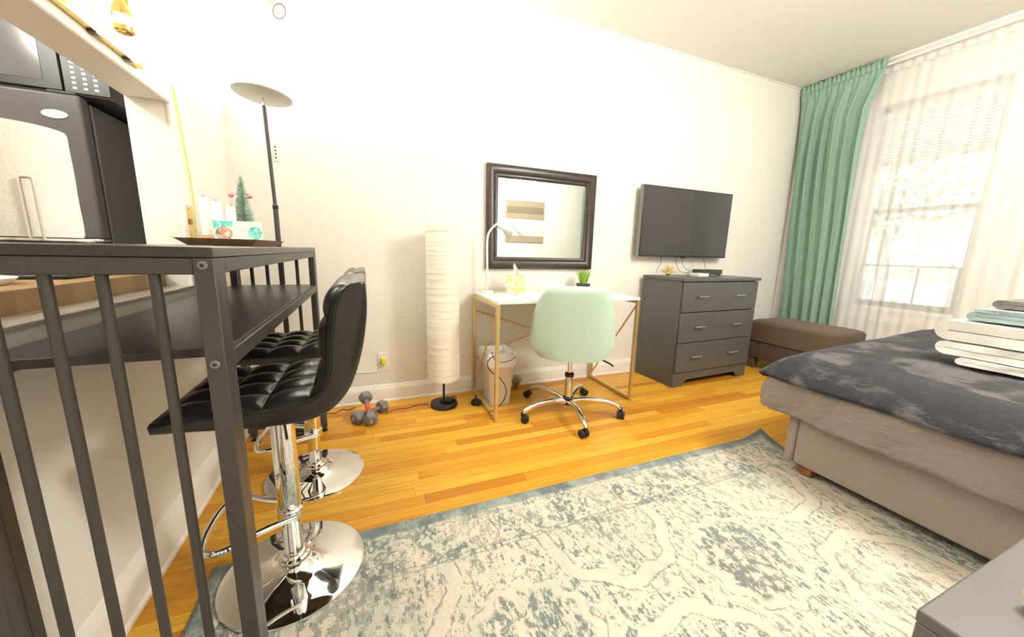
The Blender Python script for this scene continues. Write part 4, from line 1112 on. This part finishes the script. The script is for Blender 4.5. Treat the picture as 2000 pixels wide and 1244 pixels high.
# ------------------------------------------------------------------ dumbbells
def hexhead(b, c, ax_, r, L_):
    ax_ = ax_.normalized(); u = ax_.orthogonal().normalized(); u = (Vector((0, 0, 1)) - ax_ * ax_.z).normalized(); v_ = ax_.cross(u); lv = []
    for t_, rr in ((-.5, .72), (-.34, .97), (-.2, 1), (.2, 1), (.34, .97), (.5, .72)):
        lv.append([tuple(c + ax_ * t_ * L_ + (u * math.cos(a) + v_ * math.sin(a)) * rr * r) for a in [math.radians(30 + 60 * i) for i in range(6)]])
    n = 6; o_ = len(b.v); vs = [p for l in lv for p in l]
    fs = [(a * n + i, a * n + (i + 1) % n, (a + 1) * n + (i + 1) % n, (a + 1) * n + i) for a in range(5) for i in range(6)] + [tuple(range(5, -1, -1)), tuple(30 + i for i in range(6))]
    b.raw(vs, fs)
def dumbbell(p, q, label, red):
    p = Vector(p); q = Vector(q); ax_ = (q - p).normalized(); t = thing('dumbbell', label, 'dumbbell', tuple((p + q) / 2), 'hex dumbbells on the floor')
    for c in (p, q):
        b = MB(); hexhead(b, c, ax_, .042, .055); b.build('head', M_iron, t, bev=.003, angle=30)
    MB().cyl(p, q, .0135, n=16).build('handle', M_iron, t)
    if red:
        m_ = (p + q) / 2; MB().cyl(m_ - ax_ * .028, m_ + ax_ * .028, .0148, n=20).build('red_label_band', M_red, t)
    e = p - ax_ * .0279; zz = ax_; up_ = (Vector((0, 0, 1)) - ax_ * ax_.z).normalized(); rt = (-ax_).cross(up_) * -1
    mt = Matrix(((rt.x, up_.x, -ax_.x, e.x), (rt.y, up_.y, -ax_.y, e.y), (rt.z, up_.z, -ax_.z, e.z), (0, 0, 0, 1)))
    text('5', .034, M_white, t, mt)
dumbbell((-.085, 2.215, .0365), (.062, 2.335, .0365), 'grey hex dumbbell lying underneath on the floor by the outlet', False)
dumbbell((-.010, 2.165, .0400), (-.035, 2.345, .105), 'grey hex dumbbell with a red grip label, resting on top of the other', True)

# ------------------------------------------------------------------ outlet with night light
ou = thing('wall_outlet', 'white wall outlet with a yellow night light plugged in above the dumbbells', 'outlet', (.09, YB, .29))
MB().box(.050, .130, YB - .006, YB - .0005, .215, .345).build('cover_plate', M_white, ou, bev=.002)
MB().box(.072, .104, YB - .035, YB - .006, .265, .315).build('night_light', mat('night_light_yellow', (.85, .70, .08), .4), ou, bev=.004)
cable('outlet_cord', 'pale cord running from the wall outlet toward the corner', [(.088, YB - .03, .26), (.05, YB - .02, .225), (-.05, YB - .012, .222), (-.25, YB - .012, .235), (-.55, YB - .012, .24)], .003, M_wax)

# ------------------------------------------------------------------ torchiere
tf = thing('torchiere_floor_lamp', 'tall black torchiere floor lamp with a flat round head in the corner', 'lamp', (-.418, 2.26, 0))
tx, ty = -.418, 2.26
MB().lathe([(.0001, .001), (.118, .001), (.12, .006), (.12, .018), (.112, .024), (.0001, .025)], (tx, ty, 0), 48).build('base', M_black, tf)
MB().cyl((tx, ty, .024), (tx, ty, 1.235), .0118, n=18).build('lower_pole', M_blackmetal, tf)
MB().cyl((tx, ty, 1.235), (tx - .01, ty, 1.715), .0085, .0085, n=16).build('upper_pole', M_blackmetal, tf)
MB().lathe([(.0125, 1.225), (.0135, 1.228), (.0135, 1.243), (.010, 1.247)], (tx, ty, 0), 20).build('pole_joint', M_black, tf)
MB().cyl((tx - .010, ty, 1.71), (tx - .012, ty, 1.752), .005, n=10).build('swivel_neck', M_steel, tf)
hm = Matrix.Translation((tx - .012, ty, 1.755)) @ Matrix.Rotation(math.radians(3), 4, 'Y') @ Matrix.Rotation(math.radians(-2), 4, 'X')
hd = MB().lathe([(.0001, -.004), (.02, -.004), (.118, 0), (.126, .004), (.127, .012), (.124, .014), (.119, .0095), (.0001, .009)], (0, 0, 0), 64)
hd.v = [tuple(hm @ Vector(p)) for p in hd.v]; hd.build('lamp_head', mat('lamp_head_grey', (0.50, 0.50, 0.48), .35), tf, angle=30)
em = MB().lathe([(.0001, .0100), (.117, .0100), (.117, .0112), (.0001, .0112)], (0, 0, 0), 48)
em.v = [tuple(hm @ Vector(p)) for p in em.v]; em.build('led_diffuser', mat('led_white', (1, 1, 1), .5, emit=(1, .97, .9), estr=6), tf)
lt = light('torchiere_light', 'AREA', (tx - .012, ty, 1.785), 29, (1, .965, .88), target=(tx, ty, 4), shape='DISK', size=.22)
lt.parent = tf; lt.location = Vector(lt.location) - Vector((tx, ty, 0))
MB().box(tx + .010, tx + .040, ty - .016, ty - .004, 1.455, 1.545).build('remote_holder', M_white, tf, bev=.004)
rm = MB()
for k in range(4): rm.cyl((tx + .025, ty - .0165, 1.475 + k * .017), (tx + .025, ty - .018, 1.475 + k * .017), .0042, n=10)
rm.build('remote_buttons', M_black, tf)

# ------------------------------------------------------------------ brass track light and cord
bs = thing('brass_track_light', 'brass track light bar mounted above the kitchen pass-through', 'light fixture', (-.62, 1.2, 1.61))
MB().box(-.659, -.643, .35, 1.665, 1.592, 1.612).build('track_bar', M_brass, bs, bev=.002)
for yy in (1.43, 1.585): MB().box(-.659, -.640, yy, yy + .02, 1.587, 1.5918).build('bracket', M_frame, bs)
def spot(p, d, name, label, arm):
    p = Vector(p); d = Vector(d).normalized(); t = thing('brass_spotlight', label, 'light fixture', tuple(p), 'brass ceiling spotlights')
    MB().cyl(p - d * .085, p, .024, .030, n=28).build('lamp_body', M_brass, t)
    MB().cyl(p, p + d * .006, .0315, .0315, n=28).build('front_ring', M_steel, t)
    MB().cyl(p + d * .0061, p + d * .0072, .024, n=24).build('lens', mat('lens_lit', (.9, .9, .85), .3, emit=(1, .96, .88), estr=3), t)
    MB().cyl(p + d * .0073, p + d * .0085, .010, n=18).build('lens_centre', M_wax, t)
    MB().tube(smooth_path(arm, 6), .006, 8).build('swing_arm', M_brass, t)
    l = light('spot_light', 'SPOT', p + d * .02, 9, (1, .94, .84), target=p + d, shadow_soft_size=.03, spot_size=2.1, spot_blend=.8)
    l.parent = t; l.location = Vector(l.location) - p
spot((-.288, 1.955, 2.000), (.42, -.25, -.42), 's', 'brass spotlight with visible round lens at the top of the photo', [(-.33, 1.98, 2.07), (-.36, 2.02, 2.3), (-.36, 2.02, ZC)])
t = thing('brass_spotlight', 'second brass spotlight, pointing straight down, above the brass bar at top left', 'light fixture', (-.58, 1.43, 1.66), 'brass ceiling spotlights')
MB().lathe([(.009, 1.70), (.013, 1.672), (.021, 1.652), (.0215, 1.640), (.0001, 1.639)], (-.58, 1.43, 0), 28).build('lamp_body', M_brass, t)
MB().lathe([(.0185, 1.6385), (.0185, 1.616)], (-.58, 1.43, 0), 28).build('lens_barrel', mat('lens_lit', (.9, .9, .85), .3), t)
MB().lathe([(.019, 1.6155), (.0215, 1.613), (.0215, 1.602), (.017, 1.600), (.012, 1.604)], (-.58, 1.43, 0), 28).build('front_ring', M_brass, t)
for dx in (-.011, .011): MB().tube(smooth_path([(-.58 + dx, 1.43, 1.66), (-.58 + dx, 1.43, 1.76), (-.60, 1.45, 1.95), (-.60, 1.45, ZC)], 5), .0045, 8).build('swing_arm', M_brass, t)
# ------------------------------------------------------------------ kitchen : fridge, microwave, counter
FXR, FY, FZ = -1.07, 2.19, 1.630
fr = thing('refrigerator', 'black refrigerator with a white oval badge seen through the pass-through', 'refrigerator', (-1.4, 2.5, 0))
MB().box(-1.75, FXR, FY + .075, YK - .02, .03, FZ - .012).build('body', M_fridge, fr, bev=.006)
MB().box(-1.755, FXR + .002, FY, FY + .055, 1.047, FZ).build('freezer_door', M_fridge, fr, bev=.010, seg=3)
MB().box(-1.755, FXR + .002, FY, FY + .055, .05, 1.035).build('lower_door', M_fridge, fr, bev=.010, seg=3)
MB().box(-1.74, FXR - .012, FY + .055, FY + .075, .06, FZ - .02).build('door_seal', M_black, fr)
MB().box(FXR - .07, FXR + .003, FY - .004, FY + .05, 1.0352, 1.0465).build('hinge', M_steel, fr, bev=.002)
MB().box(FXR - .10, FXR - .01, FY + .01, FY + .09, FZ + .0005, FZ + .012).build('top_hinge_cover', M_black, fr, bev=.003)
bo = MB().lathe([(.0001, 0), (.038, 0), (.040, .002), (.036, .004), (.0001, .0045)], (0, 0, 0), 40, sy=.42)
bm_ = Matrix.Translation((-1.150, FY - .0005, 1.545)) @ Matrix.Rotation(PI / 2, 4, 'X')
bo.v = [tuple(bm_ @ Vector(p)) for p in bo.v]; bo_ = bo.build('badge', M_white, fr)
text('Whirlpool', .0135, mat('badge_grey', (.45, .45, .45), .4), bo_, Matrix.Translation((-1.150, FY - .0052, 1.545)) @ Matrix.Rotation(PI / 2, 4, 'X'))
mw = thing('microwave', 'black microwave oven with a white keypad on top of the refrigerator', 'microwave', (-1.3, 2.4, FZ))
MZ0 = FZ + .013
MB().box(-1.62, -.995, FY + .06, FY + .66, MZ0, MZ0 + .29).build('casing', M_fridge, mw, bev=.004)
MB().box(-1.615, -1.135, FY + .045, FY + .06, MZ0 + .008, MZ0 + .285).build('door', M_black, mw, bev=.003)
MB().box(-1.58, -1.19, FY + .0435, FY + .0452, MZ0 + .04, MZ0 + .25).build('door_window', mat('microwave_window', (.12, .115, .115), .12, spec=.8), mw)
MB().box(-1.13, -.99, FY + .050, FY + .06, MZ0 + .008, MZ0 + .285).build('control_panel', M_black, mw)
kp = MB()
for r_ in range(11):
    for c_ in range(3):
        bx_ = -1.105 + c_ * .034; bz_ = MZ0 + .022 + r_ * .0195
        kp.box(bx_, bx_ + (.013 if r_ < 5 else .021), FY + .0485, FY + .0500, bz_, bz_ + .0095)
o = kp.build('keypad_buttons', M_white, mw, bev=.001); o['kind'] = 'stuff'
cb = thing('wall_cabinet', 'dark kitchen wall cabinet above the microwave', 'cabinet', (-1.6, 2.7, 2.0))
MB().box(-2.3, -.80, 2.33, YK - .095, 1.96, ZC - .01).build('body', mat('cabinet_greybrown', (.16, .14, .13), .4), cb, bev=.003)
MB().box(-1.55, -1.05, 2.31, 2.33, 1.965, ZC - .03).build('door', mat('cabinet_greybrown', (.16, .14, .13), .4), cb, bev=.003)
kc = thing('kitchen_counter', 'butcher block counter on the kitchen side of the half wall', 'counter', (-1.1, .8, 0))
MB().box(-1.40, XL - .0855, -.5, 1.8645, .862, .925).build('counter_top', M_butcher, kc, bev=.002)
MB().box(-1.38, XL - .10, -.48, 1.80, .001, .861).build('base_cabinet', M_trim, kc)
it = MB().box(-.95, -.82, 1.48, 1.60, .9255, .938).build('black_trivet', M_black, bev=.004); tag(it, 'black trivet with silver edge on the butcher block counter', 'trivet')
it = MB().lathe([(.0001, 0), (.05, 0), (.075, .012), (.076, .014), (.05, .006), (.0001, .005)], (-.875, 1.70, .9255), 32).build('saucer', M_wax); tag(it, 'cream saucer on the butcher block counter under the bar table top', 'dish')
it = MB().lathe([(.0001, 0), (.09, 0), (.105, .014), (.106, .017), (.09, .008), (.0001, .006)], (-.93, 1.30, .9255), 32).build('cream_plate', M_wax); tag(it, 'wide cream plate near the left end of the butcher block counter', 'dish')

# paper towel roll on its holder, on the bar table
pt_ = thing('paper_towel_holder', 'upright paper towel roll on a wire holder on the near end of the bar table', 'paper towel', (-.52, .96, TZ))
pc = (-.556, .950)
MB().lathe([(.0001, .0005), (.070, .0005), (.072, .004), (.070, .008), (.0001, .009)], (*pc, TZ), 40).build('base', M_steel, pt_)
pr = [(.018, .012), (.0575, .010), (.0600, .016)] + [(.0602 + .0003 * math.sin(i), .016 + .175 * i / 12) for i in range(1, 12)] + [(.0600, .193), (.0585, .197), (.018, .197)]
MB().lathe(pr, (*pc, TZ), 64).build('paper_roll', M_paper, pt_)
rx_, ry_ = pc[0] + .038, pc[1] - .060
MB().tube(smooth_path([(rx_ - .008, ry_, TZ + .004), (rx_ - .008, ry_, TZ + .06), (rx_ - .008, ry_, TZ + .098), (rx_ - .006, ry_, TZ + .106), (rx_ + .006, ry_, TZ + .106), (rx_ + .008, ry_, TZ + .098), (rx_ + .008, ry_, TZ + .06), (rx_ + .008, ry_, TZ + .004)], 6), .0022, 8).build('wire_arm', M_steel, pt_)
MB().cyl((pc[0], pc[1], TZ + .008), (pc[0], pc[1], TZ + .205), .005).build('centre_post', M_steel, pt_)

# brass switch plate and yellow cord on the pier
sp_ = thing('brass_switch_plate', 'brass switch plate on the white wall beside the pass-through', 'switch plate', (XL, 1.90, 1.125))
MB().box(XL + .0005, XL + .005, 1.872, 1.935, 1.062, 1.190).build('plate', M_brass, sp_, bev=.0015)
for zz in (1.075, 1.178): MB().cyl((XL + .005, 1.903, zz), (XL + .0065, 1.903, zz), .0032, n=10).build('screw', M_steel, sp_)
MB().box(XL + .005, XL + .011, 1.895, 1.911, 1.115, 1.137).build('switch_toggle', M_bristle, sp_, bev=.001)
cable('yellow_cord', 'bright yellow cord hanging down the white wall to the brass plate', [(XL + .005, 1.905, 1.63), (XL + .005, 1.915, 1.58), (XL + .006, 1.93, 1.45), (XL + .006, 1.955, 1.28), (XL + .006, 1.955, 1.16), (XL + .006, 1.945, 1.07)], .0024, M_yel)

# ------------------------------------------------------------------ tray with its things
TRX, TRY = -.460, 1.75
ty_ = thing('serving_tray', 'brown wooden tray with raised rim on the far end of the bar table', 'tray', (TRX, TRY, TZ))
def trl(wx, wy, z): return [(TRX - wx, TRY - wy, z), (TRX + wx, TRY - wy, z), (TRX + wx, TRY + wy, z), (TRX - wx, TRY + wy, z)]
loft([trl(.090, .200, TZ + .0005), trl(.093, .204, TZ + .003), trl(.116, .232, TZ + .024), trl(.119, .235, TZ + .024), trl(.113, .228, TZ + .022), trl(.091, .202, TZ + .006)], True, True).build('tray_body', M_tray, ty_, bev=.001)
TT = TZ + .0065
def candle(x, y, h, label):
    t = thing('taper_candle', label, 'candle', (x, y, TT), 'white candles on the wooden tray')
    MB().lathe([(.0001, 0), (.016, 0), (.016, h - .004), (.013, h), (.0001, h - .001)], (x, y, TT), 24).build('wax', M_wax, t)
    MB().tube([(x, y, TT + h - .002), (x + .001, y, TT + h + .006), (x + .004, y, TT + h + .010)], .0008, 5).build('wick', M_black, t)
candle(-.535, 1.69, .165, 'leftmost tall white candle on the wooden tray')
candle(-.520, 1.76, .158, 'middle tall white candle on the wooden tray behind the round picture card')
candle(-.500, 1.85, .150, 'white candle on the tray nearest the little green tree')
cu = MB().lathe([(.0001, 0), (.020, 0), (.024, .028), (.0235, .029), (.019, .004), (.0001, .003)], (-.505, 1.575, TT), 24).build('tealight_cup', M_tray); tag(cu, 'small brown cup at the left end of the wooden tray', 'cup')
def card(cx_, cy_, w_, h_, rz, lean, name, label, cat, deco):
    t = thing(name, label, cat, (cx_, cy_, TT))
    mt = Matrix.Translation((cx_, cy_, TT + .0008)) @ Matrix.Rotation(rz, 4, 'Z') @ Matrix.Rotation(lean, 4, 'X')
    MB().box(-w_ / 2, w_ / 2, -.0008, .0008, 0, h_, mt).build('sheet', M_white, t)
    deco(t, mt, w_, h_); return t
def deco1(t, mt, w_, h_):
    b = MB(); b.raw([mt @ Vector(p) for p in ((-w_ / 2, -.0012, h_), (w_ / 2, -.0012, h_), (w_ / 2, -.0012, h_ * .80), (-w_ / 2, -.0012, h_ * .62))], [(0, 1, 2, 3)]); b.build('teal_band', M_tealprint, t)
    b = MB(); b.raw([mt @ Vector((.44 * w_ * math.cos(a), -.0016, h_ * .44 + .44 * w_ * math.sin(a))) for a in [i * PI / 16 for i in range(32)]], [tuple(range(32))]); b.build('round_photo', M_photo, t)
def deco2(t, mt, w_, h_):
    b = MB(); b.raw([mt @ Vector((w_ * .30 + .022 * math.cos(a), -.0016, h_ * .50 + .024 * math.sin(a))) for a in [i * PI / 16 for i in range(32)]], [tuple(range(32))]); b.build('teal_emblem', M_tealprint, t)
card(-.455, 1.585, .055, .080, .30, -.12, 'picture_card', 'white card with a teal corner and round photo on the tray', 'card', deco1)
card(-.420, 1.665, .125, .084, .30, -.06, 'welcome_card', 'white card with a round teal emblem leaning on the tray', 'card', deco2)
# little bottle brush tree
tn = thing('bottle_brush_tree', 'small frosted green artificial tree standing on the tray', 'ornament', (-.465, 1.92, TT))
tcx, tcy = -.470, 1.91
MB().lathe([(.0001, 0), (.020, 0), (.022, .07), (.018, .075), (.0001, .075)], (tcx, tcy, TT), 20).build('stand', M_white, tn)
MB().cyl((tcx, tcy, TT + .02), (tcx, tcy, TT + .272), .002, n=6).build('stem', M_bark, tn)
nb = MB()
for k in range(1500):
    t_ = random.random() ** .75; z = lerp(.275, .085, t_); r_ = lerp(.006, .038, t_ ** .85) * random.uniform(.75, 1.1)
    th = random.uniform(0, 2 * PI); p0 = Vector((tcx, tcy, TT + z)); p1 = p0 + Vector((math.cos(th) * r_, math.sin(th) * r_, random.uniform(.002, .014)))
    s_ = Vector((-math.sin(th), math.cos(th), 0)) * .0007; up = Vector((0, 0, .0009))
    nb.raw([p0 - s_, p0 + s_, p1 + s_ * .5 + up, p1 - s_ * .5], [(0, 1, 2, 3)])
o = nb.build('bristles', M_pine, tn); o['kind'] = 'stuff'
for dx, nm in ((-.035, 'a'), (.030, 'b')):
    q = MB().ball((tcx + dx, tcy - .016, TT + .200), .0095, 8).build('bauble', M_pink, tn)
    MB().tube([(tcx + dx * .5, tcy, TT + .207), (tcx + dx, tcy - .016, TT + .212)], .0008, 5).build('bauble_hook', M_steel, q)
